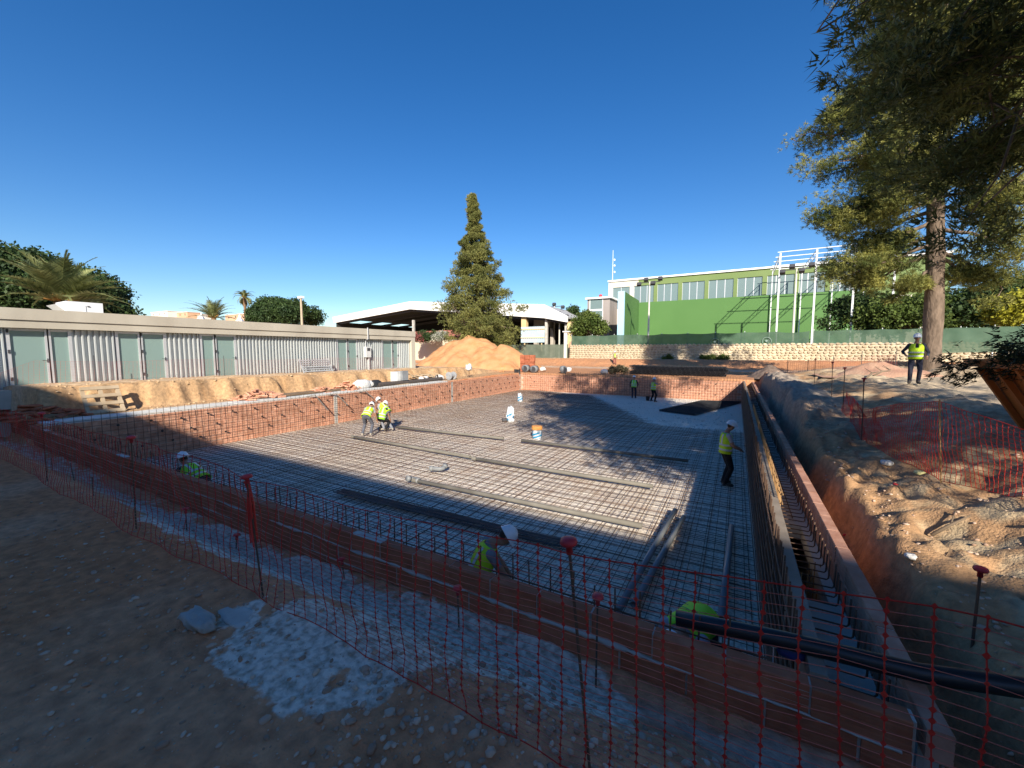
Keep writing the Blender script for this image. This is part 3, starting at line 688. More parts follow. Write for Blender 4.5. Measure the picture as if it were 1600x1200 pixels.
mb=MB(); p=PY(938.5,461,70); mb.lathe([(.15,0),(.28,.1),(.28,.5),(.15,.6)],(p.x,70,a0.z+.05),12); mb.build('drum',redcap,ba)
am=thing('antenna_mast','slim lattice radio mast far behind the hall','antenna',(PY(958,500,110).x,110,1))
p=PY(958,391,110); mb=MB(); mb.tube([(p.x,110,0),(p.x,110,p.z)],[.22,.06],6); mb.build('mast',wm,am)
for yy in (408,417,427): 
    q=PY(959,yy,110); mb=MB(); mb.lathe([(.05,0),(.22,.1),(.22,.5),(.05,.6)],(q.x+.2,110,q.z),10); mb.build('dish',wh,am)

# stone retaining wall: rough coursed stones
sw=thing('stone_wall','long pale rubble stone retaining wall beyond the excavation','wall',(0,56.2,1))
sx0,sx1=-21.7,34.; zt_w=2.92
mb=MB(); mb.box(sx0,sx1,56.12,56.5,.3,zt_w-.02); mb.build('core',mat('wall_mortar',(.50,.42,.30),(.58,.50,.37),scale=2,rough=.95),sw)
stm=mat('wall_stone',(.40,.32,.20),(.66,.56,.40),scale=2.3,rough=.95,bump=.8,bscale=10,vary=.32)
stv=[]
ms=[]
for v_ in range(3):
    r_=random.Random(v_); mb=MB(); n=7; poly=[]
    for k in range(n):
        a=2*math.pi*k/n; poly.append((math.cos(a)*r_.uniform(.40,.52),math.sin(a)*r_.uniform(.36,.5)))
    vs=[(x,0,y) for x,y in poly]+[(x*.72,-.12,y*.72) for x,y in poly]; mb.add(vs,[(i,(i+1)%n,n+(i+1)%n,n+i) for i in range(n)]+[tuple(range(n,2*n))]); ms.append(mb.mesh('stone',stm))
lay=[[],[],[]]
z=.55; row=0
while z<zt_w-.1:
    hgt=rnd.uniform(.26,.36); x=sx0
    while x<sx1:
        wd=rnd.uniform(.32,.62); lay[rnd.randrange(3)].append(T4((x+wd/2,56.118,z+hgt/2+jit(.03)))@RY(jit(.25))@SC(wd*1.0,1,hgt*1.02)); x+=wd
    z+=hgt; row+=1
for k in range(3): pieces(sw,'stone',ms[k],lay[k],95,'stone_courses')
mb=MB(); mb.box(sx0,sx1,56.05,56.6,zt_w,zt_w+.06); mb.build('coping',concm,sw)

# green shade-cloth fences
def clothm(name,c1,c2,a): return mat(name,c1,c2,scale=1.2,rough=.9,alpha=a,trans=0)
gcl=clothm('shade_cloth',(.055,.105,.068),(.085,.14,.095),.90)
gcl2=clothm('shade_cloth_grey',(.10,.125,.095),(.14,.165,.125),.93)
lg=mat('logo_pale',(.24,.32,.28))
def cloth_fence(label,pts,h,m,step=3.,zfun=None,sag=.18,logos=(),seed=1,posth=.15):
    r_=random.Random(seed); t=thing('mesh_fence',label,'fence',pts[0]); L=0
    for a,b in zip(pts[:-1],pts[1:]):
        a=Vector(a); b=Vector(b); n=max(1,round((b-a).length/step))
        for i in range(n+1):
            if i<n or b is Vector(pts[-1]):
                p=a.lerp(b,i/n); mb=MB(); mb.tube([p+Vector((0,.03,-.3)),p+Vector((0,.03,h+posth))],.035,6); mb.build('post',wm if seed%2 else dk,t)
        for i in range(n):
            p=a.lerp(b,i/n); q=a.lerp(b,(i+1)/n); K=12; J=5; vs=[]; ph=r_.uniform(0,6); dp=r_.uniform(.2,1)*sag
            for j in range(J):
                for k in range(K):
                    u=k/(K-1); c=p.lerp(q,u); s_=4*u*(1-u); vs.append(c+Vector((0,-.02-.05*math.sin(u*9+ph+j)*s_,h*j/(J-1)-(dp*s_*(j/(J-1)))+.02)))
            fs=[(j*K+k,j*K+k+1,(j+1)*K+k+1,(j+1)*K+k) for j in range(J-1) for k in range(K-1)]; mb=MB(); mb.add(vs,fs); pan=mb.build('cloth_panel',m,t,smooth=True)
    for lx,lzz in logos:
        mb=MB(); pts_=[Vector((lx+math.cos(a)*.45,pts[0][1]-.16,lzz-.15+math.sin(a)*.45)) for a in np.linspace(-.5,3.6,18)]; mb.tube(pts_,.028,6); mb.lathe([(.02,-.03),(.13,-.02),(.13,.02),(.02,.03)],(lx-.03,pts[0][1]-.16,lzz-.12),12,mtx=RX(R(90))); mb.build('logo',lg,t)
    return t
cloth_fence('green shade-cloth fence with round logos along the stone wall',[(-21.6,56.5,2.98),(7.2,56.5,2.98)],1.45,gcl,3.1,seed=3,logos=[(PY(1117,534,56.4).x,3.45)])
cloth_fence('green shade-cloth fence with one round logo right of the gap',[(7.6,56.5,2.98),(34,56.5,2.98)],1.5,gcl,3.1,seed=5,logos=[(PY(1198,533,56.4).x,3.5)],sag=.08)
cloth_fence('tall grey-green cloth fence between the building and the stone wall',[(-60,55.9,1.0),(-21.9,55.9,1.0)],2.15,gcl2,3.4,seed=4,sag=.05)
cloth_fence('green cloth fence on the right behind the big pine',[(14,44,2.0),(34,44,2.6)],1.9,gcl,3.,seed=7)
# ================================================================ trees
pineleaf=leafmat('pine_needles',(.045,.065,.02),(.24,.24,.07),scale=.8,trans=.22,island=.45)
pineleaf2=leafmat('conifer_needles',(.10,.12,.035),(.28,.275,.085),scale=.6,trans=.22,island=.4)
darkleaf=leafmat('dark_leaves',(.020,.042,.014),(.065,.105,.030),scale=.5,trans=.2,island=.45)
brightleaf=leafmat('bright_leaves',(.06,.10,.02),(.16,.21,.05),scale=.7,trans=.3,island=.4)
yellowleaf=leafmat('yellow_leaves',(.20,.20,.02),(.42,.40,.04),scale=.7,trans=.3)
palmleaf=leafmat('palm_leaves',(.16,.185,.065),(.36,.38,.16),scale=.5,trans=.25,island=.35)
bark=mat('bark',(.105,.077,.056),(.24,.178,.13),scale=5,rough=.95,bump=1.,bscale=9,bdist=.06,stretch=(1,1,.35),detail=8)
twig=mat('twig',(.13,.095,.065),(.22,.17,.12),scale=3,rough=.9)
def needles(c,d,n,ln,wd,rg,spread=.9):
    """c (k,3) tuft centres, d (k,3) axis; n thin triangles per tuft"""
    k=len(c); a=np.repeat(c,n,0); ax=np.repeat(d,n,0)+rg.normal(0,spread,(k*n,3)); ax/=np.linalg.norm(ax,axis=1,keepdims=True)+1e-9
    l=ln*rg.uniform(.6,1.15,(k*n,1)); s=np.cross(ax,rg.normal(0,1,(k*n,3))); s/=np.linalg.norm(s,axis=1,keepdims=True)+1e-9
    b=a+rg.normal(0,ln*.22,(k*n,3)); w=wd*rg.uniform(.7,1.3,(k*n,1))
    v=np.stack([b-s*w,b+s*w,b+ax*l],1).reshape(-1,3); return v
def leaves(c,n,size,rg,rad):
    k=len(c); a=np.repeat(c,n,0)+rg.normal(0,rad,(k*n,3)); u=rg.normal(0,1,(k*n,3)); u/=np.linalg.norm(u,axis=1,keepdims=True)
    s=np.cross(u,rg.normal(0,1,(k*n,3))); s/=np.linalg.norm(s,axis=1,keepdims=True); l=size*rg.uniform(.6,1.2,(k*n,1))
    return np.stack([a-u*l*.5,a+s*l*.32,a+u*l*.5,a-s*l*.32],1).reshape(-1,3)
def tri(v,k=3): return np.arange(len(v)).reshape(-1,k)
def curve(a,b,rise,n,rg,wob):
    t=np.linspace(0,1,n)[:,None]; p=a*(1-t)+b*t; p[:,2]+=rise*np.sin(t[:,0]*math.pi)*1.0; w=rg.normal(0,wob,(n,3)); w[0]=0; return p+w*np.sqrt(t)
def pine(name,label,base,trunkpts,trunkr,limbs,tn,tl,tw,m,seed,group=None,pads=(7,12),padr=.55,tpp=34,flat=.5,spread=.9,keep=None,umin=.35):
    """limbs: list of (start point on trunk, end point, radius)"""
    rg=np.random.default_rng(seed); t=thing(name,label,'tree',base,group=group)
    mb=MB(); mb.tube(trunkpts,trunkr,14); tk=mb.build('trunk',bark,t,smooth=True)
    mb=MB(); C=[];D=[]
    for (a,b,r) in limbs:
        a=np.array(a);b=np.array(b); L=np.linalg.norm(b-a); p=curve(a,b,L*rg.uniform(-.05,.12),7,rg,L*.035)
        mb.tube([tuple(q) for q in p],[r*(1-.8*i/6) for i in range(7)],6)
        k=rg.integers(*pads)
        for i in range(k):
            u=rg.uniform(umin,1.02) if i else 1.; q=p[min(6,int(u*6))]; dirn=(b-a)/L
            off=rg.normal(0,1,3)*np.array([1,1,flat]); off/=np.linalg.norm(off); e=q+off*L*rg.uniform(.10,.30)+dirn*L*.06
            if keep is not None and not keep(e): continue
            mb.tube([tuple(q),tuple((q+e)/2+rg.normal(0,.05*L*.3,3)),tuple(e)],[r*.28,r*.2,.006],4)
            n=int(tpp*rg.uniform(.6,1.3)); pr=padr*rg.uniform(.65,1.35)*min(1,max(.38,L/3.2)); o=rg.normal(0,1,(n,3)); o/=np.linalg.norm(o,axis=1,keepdims=True); o*=(rg.uniform(0,1,(n,1))**.45)*pr*np.array([1.15,1.15,.75])
            C.append(e+o); dd=o/pr+np.array([0,0,.45])+dirn*.35; D.append(dd)
    mb.build('limbs',bark if len(limbs)<400 else twig,t,smooth=True)
    C=np.concatenate(C); D=np.concatenate(D); v=needles(C,D,tn,tl,tw,rg,spread)
    link('crown',npmesh('crown',v,tri(v),m),t); return t
rg=np.random.default_rng(11)
def proj(e):
    d=np.array(e)-np.array([0,0,CAMH]); w_=d@_fw
    return None if w_<.5 else (800+FPX*(d@_rt)/w_,600-FPX*(d@_up)/w_)
def near_ok(e):
    s_=(e[2]-.4)/.62; x_=e[0]-.58*s_; y_=e[1]+s_
    if 1.2<x_<4.6 and y_<8.8: return False          # the bank beside the trench stays in the sun
    s_=(e[2]+1.5)/.62; x_=e[0]-.58*s_; y_=e[1]+s_
    if x_<-2.4 and y_<12.2+.25*(-2.4-x_): return False   # and so does the middle of the pool floor
    q=proj(e); return q is None or q[1]<-70 or q[0]>1345+.12*max(0,q[1]-60)
# big pine on the right
B=Vector((9.3,30.2,.85))
def trunk_at(h): return np.array([B.x+.12*math.sin(h*.32)-.05*h,B.y+.1*math.sin(h*.3)-.03*h,B.z+h])
tp_=[tuple(trunk_at(h)) for h in np.linspace(-.5,24,22)]; tr_=[.62 if i==0 else .43*(1-.022*i)*(1+.06*math.sin(i*2.3)) if i<20 else .1 for i in range(22)]
limbs=[]
for i in range(58):
    h=8.8+15.3*(i/58)**.95; a=rg.uniform(0,6.283); rad=(6.3 if h<14 else 6.3-(h-14)*.38)*rg.uniform(.45,1.05)
    dz=rg.uniform(-.9,1.0) if h<12 else rg.uniform(-.6,2.2)
    s=trunk_at(h); limbs.append((s,s+np.array([math.cos(a)*rad,math.sin(a)*rad,dz]),.10*rg.uniform(.6,1.2)))
# named low limbs seen in the photograph
for (px,py,h) in ((1358,140,16.5),(1306,198,14),(1300,268,11.5),(1294,338,9.2),(1338,428,6.8),(1368,300,10.5),(1360,220,13),(1400,150,16),(1338,345,9),(1380,270,11.5),(1360,390,8),(1328,425,7.2),(1355,445,6.4),(1288,340,9),(1293,250,12),(1318,160,15),(1338,390,8.5),(1570,450,6.5),(1585,385,7.5),(1520,430,6.2),(1600,300,10),(1410,455,5.6)):
    d=ray(px,py); d=d/np.linalg.norm(d); L=np.linalg.norm(trunk_at(h)-np.array([0,0,CAMH])); e=np.array([0,0,CAMH])+d*L*(1+rg.uniform(-.06,.03)); limbs.append((trunk_at(h+.3),e,.12))
pine('pine_tree','big pine with bare lower trunk standing behind the worker on the right',B,tp_,tr_,limbs,12,.20,.017,leafmat('pine_needles_sunny',(.07,.10,.028),(.40,.385,.105),scale=.8,trans=.28,island=.45),21,pads=(6,9),padr=.86,tpp=92,flat=.45,umin=.5)  # brighter copy of the pine needles, sunlight put into the colour
# nearer pine outside the frame, its boughs hang in at the top right and shade the pool
B2=Vector((7.3,3.9,.4))
limbs=[]
def t2(h): return np.array([B2.x-.03*h,B2.y+.02*h,B2.z+h])
for i in range(74):
    h=6.5+9.5*(i/74); a=rg.uniform(0,6.283); rad=rg.uniform(3.,7.4)*(1 if h<12 else .8); s=t2(h); limbs.append((s,s+np.array([math.cos(a)*rad,math.sin(a)*rad,rg.uniform(-.6,1.6)]),.085))
for (ex,ey,ez) in ((3.2,1.2,6.2),(4.2,3.0,6.0),(5.2,.4,5.6),(3.6,4.6,7.2),(1.8,3.2,8.4),(2.6,6.2,9.0),(1.2,5.0,9.4),(4.6,2.2,7.0),(2.4,.6,8.0),(5.6,4.6,6.6),(.9,2.4,10.2),(2.2,8.0,10.8),(4.0,6.8,9.6)): limbs.append((t2(ez*.75),np.array([ex,ey,ez]),.09))
for (px,py,dist,h) in ((1310,8,15,9.5),(1420,60,13.5,8.5),(1480,120,13,8),(1440,190,14,7),(1540,180,12.5,7.),(1560,270,12.5,5.6),(1490,240,13.5,6.2),(1580,90,12,8.5),(1530,30,12.5,9),(1600,220,12,6),(1400,130,14.5,8),(1600,150,11.5,7)):
    d=ray(px,py); d=d/np.linalg.norm(d); e=np.array([0,0,CAMH])+d*dist; limbs.append((t2(h),e,.09))
pine('pine_tree','nearer pine whose dark boughs hang into the top right corner',B2,[tuple(t2(h)) for h in np.linspace(-.6,16.5,12)],[.36*(1-.06*i) for i in range(12)],limbs,12,.21,.0155,pineleaf,22,pads=(5,8),padr=.85,tpp=90,flat=.5,keep=near_ok)
# tall conifer, broad pyramid
B3=PY(751,560,44.); B3.z=.5
zt3=PY(738,302,44.).z; limbs=[]
def t3(h): return np.array([B3.x+(PY(738,302,44.).x-B3.x)*h/(zt3-.5),B3.y,B3.z+h])
H3=zt3-.5
prof=[(0,.4),(.08,4.6),(.2,5.2),(.35,4.8),(.5,3.9),(.62,2.8),(.70,1.9),(.78,1.2),(.88,.75),(1,.05)]
def pr3(u): return float(np.interp(u,[p[0] for p in prof],[p[1] for p in prof]))
for i in range(140):
    u=.09+.90*(i/140)**1.05; a=i*2.39996+rg.uniform(-.3,.3); rad=.80*pr3(u)*rg.uniform(.5,1.14); s=t3(u*H3); limbs.append((s,s+np.array([math.cos(a)*rad,math.sin(a)*rad,rad*rg.uniform(.02,.3)]),.04+.015*rad))
pine('conifer_tree','tall pyramid-shaped conifer behind the orange soil heap',B3,[tuple(t3(h)) for h in np.linspace(0,H3*.99,14)],[.45*(1-.07*i) for i in range(14)],limbs,8,.24,.034,pineleaf2,23,pads=(3,5),padr=.95,tpp=70,flat=.6)

def bushy(name,label,c,r,m,seed,lobes=26,n=70,size=.4,trunk=True,group=None,lob=.38,z0=None,cat='tree'):
    """broad rounded crown made of many leaf clumps"""
    rg=np.random.default_rng(seed); base=Vector((c[0],c[1],z0 if z0 is not None else c[2]-r[2])); t=thing(name,label,cat,base,group=group)
    cs=[];
    for i in range(lobes):
        a=rg.normal(0,1,3); a/=np.linalg.norm(a); a[2]=abs(a[2])*1.15-.35; cs.append(np.array(c)+a*np.array(r)*rg.uniform(.62,.86))
    mb=MB(); b=np.array(base)
    if trunk:
        top=np.array(c)-np.array([0,0,r[2]*.3]); mb.tube([tuple(b),tuple((b+top)/2+rg.normal(0,.15,3)),tuple(top)],[.10*r[0]**.7,.08*r[0]**.7,.06*r[0]**.7],8); mb.build('trunk',bark,t,smooth=True)
    mb=MB()
    for q in cs: mb.tube([tuple(np.array(c)-np.array([0,0,r[2]*.35])),tuple((q+np.array(c))/2+rg.normal(0,.1,3)),tuple(q)],[.05*r[0]**.7,.03*r[0]**.7,.01],5)
    mb.build('limbs',twig,t)
    pts=[]
    rm=np.mean(r)*lob
    for q in cs:
        o=rg.normal(0,1,(n,3)); o/=np.linalg.norm(o,axis=1,keepdims=True); o*=rg.uniform(.35,1.05,(n,1))**.5*rm; pts.append(q+o*np.array([1,1,.8]))
    pts=np.concatenate(pts); v=leaves(pts,8,size,rg,size*.7); link('crown',npmesh('crown',v,tri(v,4),m),t); return t
def at(px,py,Y): p=PY(px,py,Y); return (p.x,p.y,p.z)
def atd(px,py,dist): d=ray(px,py); d=d/np.linalg.norm(d); return tuple(np.array([0,0,CAMH])+d*dist)
# left: stone pine mass, palm, small palms, round pine
c=atd(22,462,62); bushy('stone_pine','broad dark stone pine rising behind the left end of the building',c,(9.5,9,4.6),darkleaf,31,64,190,.33,z0=.8,lob=.28)
c=atd(118,482,58); bushy('stone_pine','lower shoulder of dark pine right of the big palm',c,(4.4,4.4,3.2),darkleaf,32,28,170,.32,z0=.8,lob=.34)
c=atd(447,492,75); bushy('stone_pine','dome-shaped dark pine in the middle distance by the lamp post',c,(5.6,5,3.1),darkleaf,33,36,150,.32,z0=.8,lob=.33)
c=atd(408,497,74); bushy('stone_pine','smaller dark pine left of the dome-shaped one',c,(2.2,2,1.7),darkleaf,34,16,110,.3,z0=.8,lob=.4)
def palm(label,c,R_,nf,seed,trunkr,z0,droop=.55,lf=40,up0=.2,name='palm_tree'):
    rg=np.random.default_rng(seed); c=np.array(c); t=thing(name,label,'palm',(c[0],c[1],z0))
    mb=MB(); k=10; mb.tube([(c[0],c[1],z0+(c[2]-z0)*i/k) for i in range(k+1)],[trunkr*(1.1 if i%2 else .95) for i in range(k+1)],10); mb.build('trunk',mat('palm_trunk',(.16,.10,.06),(.28,.17,.09),scale=6,rough=.95,bump=1,bscale=8,bdist=.05),t)
    mb=MB()
    for i in range(40):
        a=rg.uniform(0,6.28); e=rg.uniform(.1,1.2); d=np.array([math.cos(a)*math.cos(e),math.sin(a)*math.cos(e),math.sin(e)]); mb.tube([tuple(c),tuple(c+d*R_*.2)],[.06,.03],5)
    mb.build('frond_bases',mat('palm_orange',(.35,.18,.05),(.48,.27,.08),rough=.8),t)
    for i in range(nf):
        a=i*2.39996+rg.uniform(-.2,.2); e=up0+(1.35-up0)*rg.uniform(0,1)**1.1; L=R_*rg.uniform(.85,1.1)
        h=np.array([math.cos(a),math.sin(a),0]); P=[]; n=14; p=c.copy(); el=e
        for k in range(n): 
            P.append(p.copy()); p=p+(h*math.cos(el)+np.array([0,0,1])*math.sin(el))*L/n; el-=droop*1.9/n*(.4+1.5*k/n)
        P=np.array(P); side=np.cross(h,[0,0,1]); V=[];
        mb=MB(); mb.tube([tuple(q) for q in P],[.045*(1-.06*k) for k in range(n)],4)
        for k in range(lf):
            u=.14+.86*k/lf; f=u*(n-1); i0=min(n-2,int(f)); q=P[i0]+(P[i0+1]-P[i0])*(f-i0); tg=P[i0+1]-P[i0]; tg/=np.linalg.norm(tg); l=R_*.20*math.sin(min(1,u*1.15+.12)*math.pi)**.6+.1
            upn=np.cross(side,tg)
            for s_ in (-1,1):
                dr=tg*.75+side*s_*.75+upn*(.35)*rg.uniform(.3,1)-np.array([0,0,.15]); dr/=np.linalg.norm(dr); w_=.065
                mb.add([q-tg*w_,q+tg*w_,q+dr*l],[(0,1,2)])
        mb.build('frond',palmleaf,t)
palm('large date palm with arching fronds behind the roof unit',atd(97,472,40),4.3,36,41,.38,.8,lf=52,droop=.5)
palm('slim fan palm standing tall against the sky left of the pine dome',atd(382,465,84),2.3,30,42,.22,.8,droop=1.2,lf=20,up0=-.6)
palm('small palm peeping over the concrete roof band',atd(334,497,70),4.0,24,43,.3,.8,lf=26)
# shrubs and trees by the courts
bushy('leafy_shrub','round sunlit shrub before the grey annex',at(918,512,60),(3.0,2.2,2.6),brightleaf,51,22,70,.32,z0=1.2,lob=.42,cat='shrub')
bushy('dark_tree','dark tree peeping behind the sunlit round shrub',at(893,500,68),(2.6,2.4,2.6),darkleaf,52,14,60,.35,z0=1.2,lob=.42)
for i,(px,py,Y,r,m,l) in enumerate(((1352,497,62,(4.2,3,3.8),darkleaf,'dark leafy tree left of the pine trunk beside the green wall'),(1410,500,60,(5.2,3.5,3.2),brightleaf,'paler leafy tree just left of the pine trunk'),(1500,492,62,(4,3.5,2.6),brightleaf,'low leafy tree right of the pine trunk'))):
    bushy('leafy_tree',l,at(px,py,Y),r,m,53+i,24,70,.34,z0=2.8,lob=.4)
bushy('yellow_tree','bright yellow-green tree at the right edge behind the fence',at(1610,487,46),(2.4,2.4,1.5),yellowleaf,58,20,60,.28,z0=2.0,lob=.42)
bushy('leafy_tree','dark tree on the far right beyond the yellow one',at(1560,480,60),(6,4,3),darkleaf,59,22,70,.38,z0=2.4,lob=.4)
for i,(px,py,Y,rr,m,l) in enumerate(((668,527,50,(2.6,1.2,1.2),darkleaf,'dark hedge shrub right of the building end'),(690,527,49,(1.4,1.,1.),mat('x0',(.3,.3,.28)) and leafmat('pale_blossom',(.20,.22,.14),(.55,.55,.48),scale=1.5),'white-flowering shrub beside the conifer foot'),(655,529,49,(1.2,1.,.9),leafmat('red_blossom',(.12,.08,.05),(.35,.10,.10),scale=1.5),'red-flowering shrub beside the building end'))):
    bushy('flowering_shrub' if i else 'hedge_shrub',l,at(px,py,Y),rr,m,61+i,14,50,.2,z0=1.,lob=.45,cat='shrub',trunk=False)
for i,px in enumerate((1100,1112,1131,1043)):
    bushy('weed_clump',('small','narrow','bushy','flat')[i]+' green weed clump at the foot of the stone wall',at(px,559,55.6),(.55+.2*(i==2),.3,.4),brightleaf,71+i,6,30,.15,z0=.9,cat='weed',trunk=False,group='weeds at the foot of the stone wall')
# ================================================================ the building behind the photographer (casts the foreground shade)
pv=thing('pavilion','pavilion behind the photographer that shades the foreground','building',(-20,-24,0))
YE=-20.0; HE=-1.5+.62*(7.87-YE)
mb=MB(); mb.box(-75,45,YE-9,YE,-.3,HE-.35); mb.build('wall',crm,pv)
mb=MB(); mb.box(-75.2,45.2,YE-9.2,YE+.0,HE-.348,HE); mb.build('roof_slab',roofc,pv)
# ================================================================ far background houses
def far_house(label,px0,px1,ytop,Y,wallm,roofm,nw,seed):
    a=PY(px0,ytop,Y); b=PY(px1,ytop,Y); t=thing('house',label,'house',((a.x+b.x)/2,Y,1),group='distant houses'); mb=MB(); mb.box(a.x,b.x,Y,Y+8,.5,a.z); mb.build('wall',wallm,t)
    mb=MB(); mb.box(a.x-.3,b.x+.3,Y-.3,Y+8.3,a.z+.002,a.z+.35); mb.build('roof',roofm,t)
    for k in range(nw):
        x=a.x+(b.x-a.x)*(k+.5)/nw; mb=MB(); mb.box(x-.5,x+.5,Y-.03,Y+.05,a.z-2.0,a.z-.7); mb.build('window',dk,t)
sal=mat('salmon_render',(.55,.33,.20),(.62,.40,.26),scale=.4,rough=.9); whr=mat('white_render',(.66,.62,.55),(.72,.68,.62),scale=.4,rough=.9)
far_house('cream flat-roofed house showing above the roof band',236,262,489,120,whr,whr,3,1)
far_house('salmon flat-roofed house right of the cream one',270,293,490,125,sal,whr,3,2)
far_house('pale house left of the small palm fronds',296,312,493,130,whr,sal,2,3)
far_house('salmon house between the palms and the dome-shaped pine',352,385,493,130,sal,whr,3,4)
far_house('salmon house right of the canopy gable',884,905,498,110,sal,sal,2,5)
far_house('orange house seen through the arch gap left of the yellow pillar',806,836,500,100,sal,sal,3,6)
far_house('small dark-roofed house at the right behind the fence',1462,1500,502,90,whr,dk,2,7)
def cone(label,px,yt,yb,Y):
    a=PY(px,yt,Y); b=PY(px,yb,Y); t=thing('tent',label,'tent',(b.x,Y,.8)); mb=MB(); r=(a.z-b.z)*.55
    mb.lathe([(r,b.z),(r*.45,b.z+(a.z-b.z)*.4),(.03,a.z)],(b.x,Y,0),4); mb.build('canvas',wh,t); mb=MB(); mb.tube([(b.x,Y,.6),(b.x,Y,b.z)],.08,6); mb.build('pole',wm,t)
cone('white pointed tent top left of the small palm',315,488,500,100); cone('white pointed tent top right of the small palm',375,490,502,100)
# lamp post behind the building
p=Vector(atd(470,463,66)); t=thing('lamp_post','tall lamp post in front of the dome-shaped pine','lamp post',(p.x,p.y,.8))
mb=MB(); mb.tube([(p.x,p.y,.6),(p.x,p.y,p.z)],[.22,.13],8); mb.build('pole',mat('pole_tan',(.42,.34,.24),(.5,.42,.3)),t)
mb=MB(); mb.box(p.x-.5,p.x+.5,p.y-.2,p.y+.2,p.z-.3,p.z); mb.build('lamp_head',wh,t)
p=PY(899,481,120); t=thing('lamp_post','distant thin lamp post right of the canopy gable','lamp post',(p.x,120,.8)); mb=MB(); mb.tube([(p.x,120,.6),(p.x,120,p.z)],.16,6); mb.build('pole',dk,t); mb=MB(); mb.box(p.x-1.2,p.x+1.2,119.8,120.2,p.z,p.z+.4); mb.build('lamp_head',dk,t)
# arch wall, yellow pillars, blue sheet
ar=thing('arch_wall','grey arched wall stub left of the yellow pillar','wall',(PY(845,530,62).x,62,1))
a=PY(834,499,62); b=PY(860,499,62); cx=(a.x+b.x)/2+.6; mb=MB(); r=1.5; zc=a.z-2.6; pts=[(a.x,.6),(a.x,a.z),(b.x,a.z),(b.x,.6),(cx+r,.6),(cx+r,zc)]+[(cx+r*math.cos(q),zc+r*math.sin(q)) for q in np.linspace(.2,2.94,9)]+[(cx-r,zc),(cx-r,.6)]
mb.prism(pts,62,62.8,lambda x,z,y:(x,y,z)); mb.build('wall',mat('grey_stone',(.38,.35,.30),(.46,.42,.36),scale=.8,rough=.9),ar)
ylw=mat('yellow_render',(.62,.47,.24),(.70,.55,.31),scale=.5,rough=.9)
for px,yt,l in ((820,489,'yellow pillar left, behind the pale blue sheet'),(892,503,'yellow pillar right, beside the round shrub')):
    p=PY(px,yt,59); mb=MB(); mb.box(p.x-.45,p.x+.45,58.6,59.4,.6,p.z-.12); t=thing('pillar',l,'pillar',(p.x,59,.8),group='yellow pillars'); mb.build('shaft',ylw,t); mb=MB(); mb.box(p.x-.52,p.x+.52,58.5,59.5,p.z-.118,p.z); mb.build('cap',ylw,t)
t=thing('hoarding_panel','pale blue ribbed sheet panel on a yellow frame above the fence','panel',(PY(832,520,57.5).x,57.5,1))
a=PY(814,511,57.5); b=PY(851,535,57.5); mb=MB(); n=22
for k in range(n):
    x0=a.x+(b.x-a.x)*k/n; x1=a.x+(b.x-a.x)*(k+1)/n; d=.06*(k%2); mb.box(x0,x1-.01,57.5-d,57.56,b.z,a.z)
mb.build('sheet',mat('pale_blue_sheet',(.42,.54,.60),(.50,.61,.66),scale=.6,rough=.5),t)
mb=MB()
for z in (a.z-.5,b.z+.7): mb.box(a.x,b.x,57.38,57.435,z,z+.15)
for x in (a.x+.6,b.x-.6): mb.box(x-.08,x+.08,57.6,57.75,.6,a.z)
mb.build('frame',ylw,t)
t=thing('gate_post','small white gate post with cap at the end of the stone wall','post',(PY(885,540,56).x,56,1)); a=PY(884,519,56.); mb=MB(); mb.box(a.x-.22,a.x+.22,55.85,56.25,.8,a.z); mb.build('shaft',whr,t); mb=MB(); mb.box(a.x-.4,a.x+.6,55.7,56.4,a.z+.002,a.z+.15); mb.build('cap',wh,t)
t=thing('brick_pillar','short red brick pier beside the white gate post','pier',(PY(897,540,56.8).x,56.8,2.7)); a=PY(890,533.5,56.8); b=PY(904,541,56.8); mb=MB(); mb.box(a.x,b.x,56.7,57.3,2.6,a.z); mb.build('pier',brickm,t)
# ================================================================ things in the pool
ZP=FLOOR+.085
def pipe(label,a,b,r,m,socket=False,group=None,z=ZP,name='pipe'):
    a=PZ(*a,z+r); b=PZ(*b,z+r); return pipe3(label,a,b,r,m,socket,group,name)
def pipe3(label,a,b,r,m,socket=False,group=None,name='pipe'):
    a=Vector(a); b=Vector(b); t=thing(name,label,'pipe',a.lerp(b,.5)-Vector((0,0,r)),group=group); d=(b-a).normalized(); x=d.orthogonal().normalized(); y=d.cross(x); n=14
    vs=[];mb=MB()
    for p,rr in ((a,r),(b,r),(b,r*.86),(a,r*.86)):
        for j in range(n): q=2*math.pi*j/n; vs.append(p+(x*math.cos(q)+y*math.sin(q))*rr)
    mb.add(vs,[(k*n+j,k*n+(j+1)%n,((k+1)%4)*n+(j+1)%n,((k+1)%4)*n+j) for k in range(4) for j in range(n)]); mb.build('tube',m,t,smooth=True)
    if socket:
        mb=MB(); mb.tube([a+d*.002,a+d*.14,a+d*.16],[r*1.16,r*1.16,r*1.02],n,False); mb.build('socket',m,t,smooth=True)
    return t
g='grey pipes lying across the pool floor'
pipe('dusty grey pipe starting beside the three bent workers',(550,682),(735,714),.055,pvcd,True,g)
pipe('dusty grey pipe in the middle row, right half',(738,716),(1020,760),.055,pvcd,True,g)
pipe('dusty grey pipe of the front row beside the shadow edge',(645,750),(1003,822),.055,pvcd,True,g)
pipe('dusty grey pipe of the back row behind the three workers',(620,667),(787,685),.055,pvcd,False,g)
pipe('dusty grey pipe of the back row below the orange-topped bucket',(815,688),(1075,720),.055,pvcd,False,g)
g2='grey pipes lying lengthwise near the front'
pipe('long grey pipe, left one of the close pair at front right',(965,955),(1055,797),.05,pvc,False,g2)
pipe('long grey pipe, right one of the close pair at front right',(990,945),(1068,808),.05,pvc,False,g2)
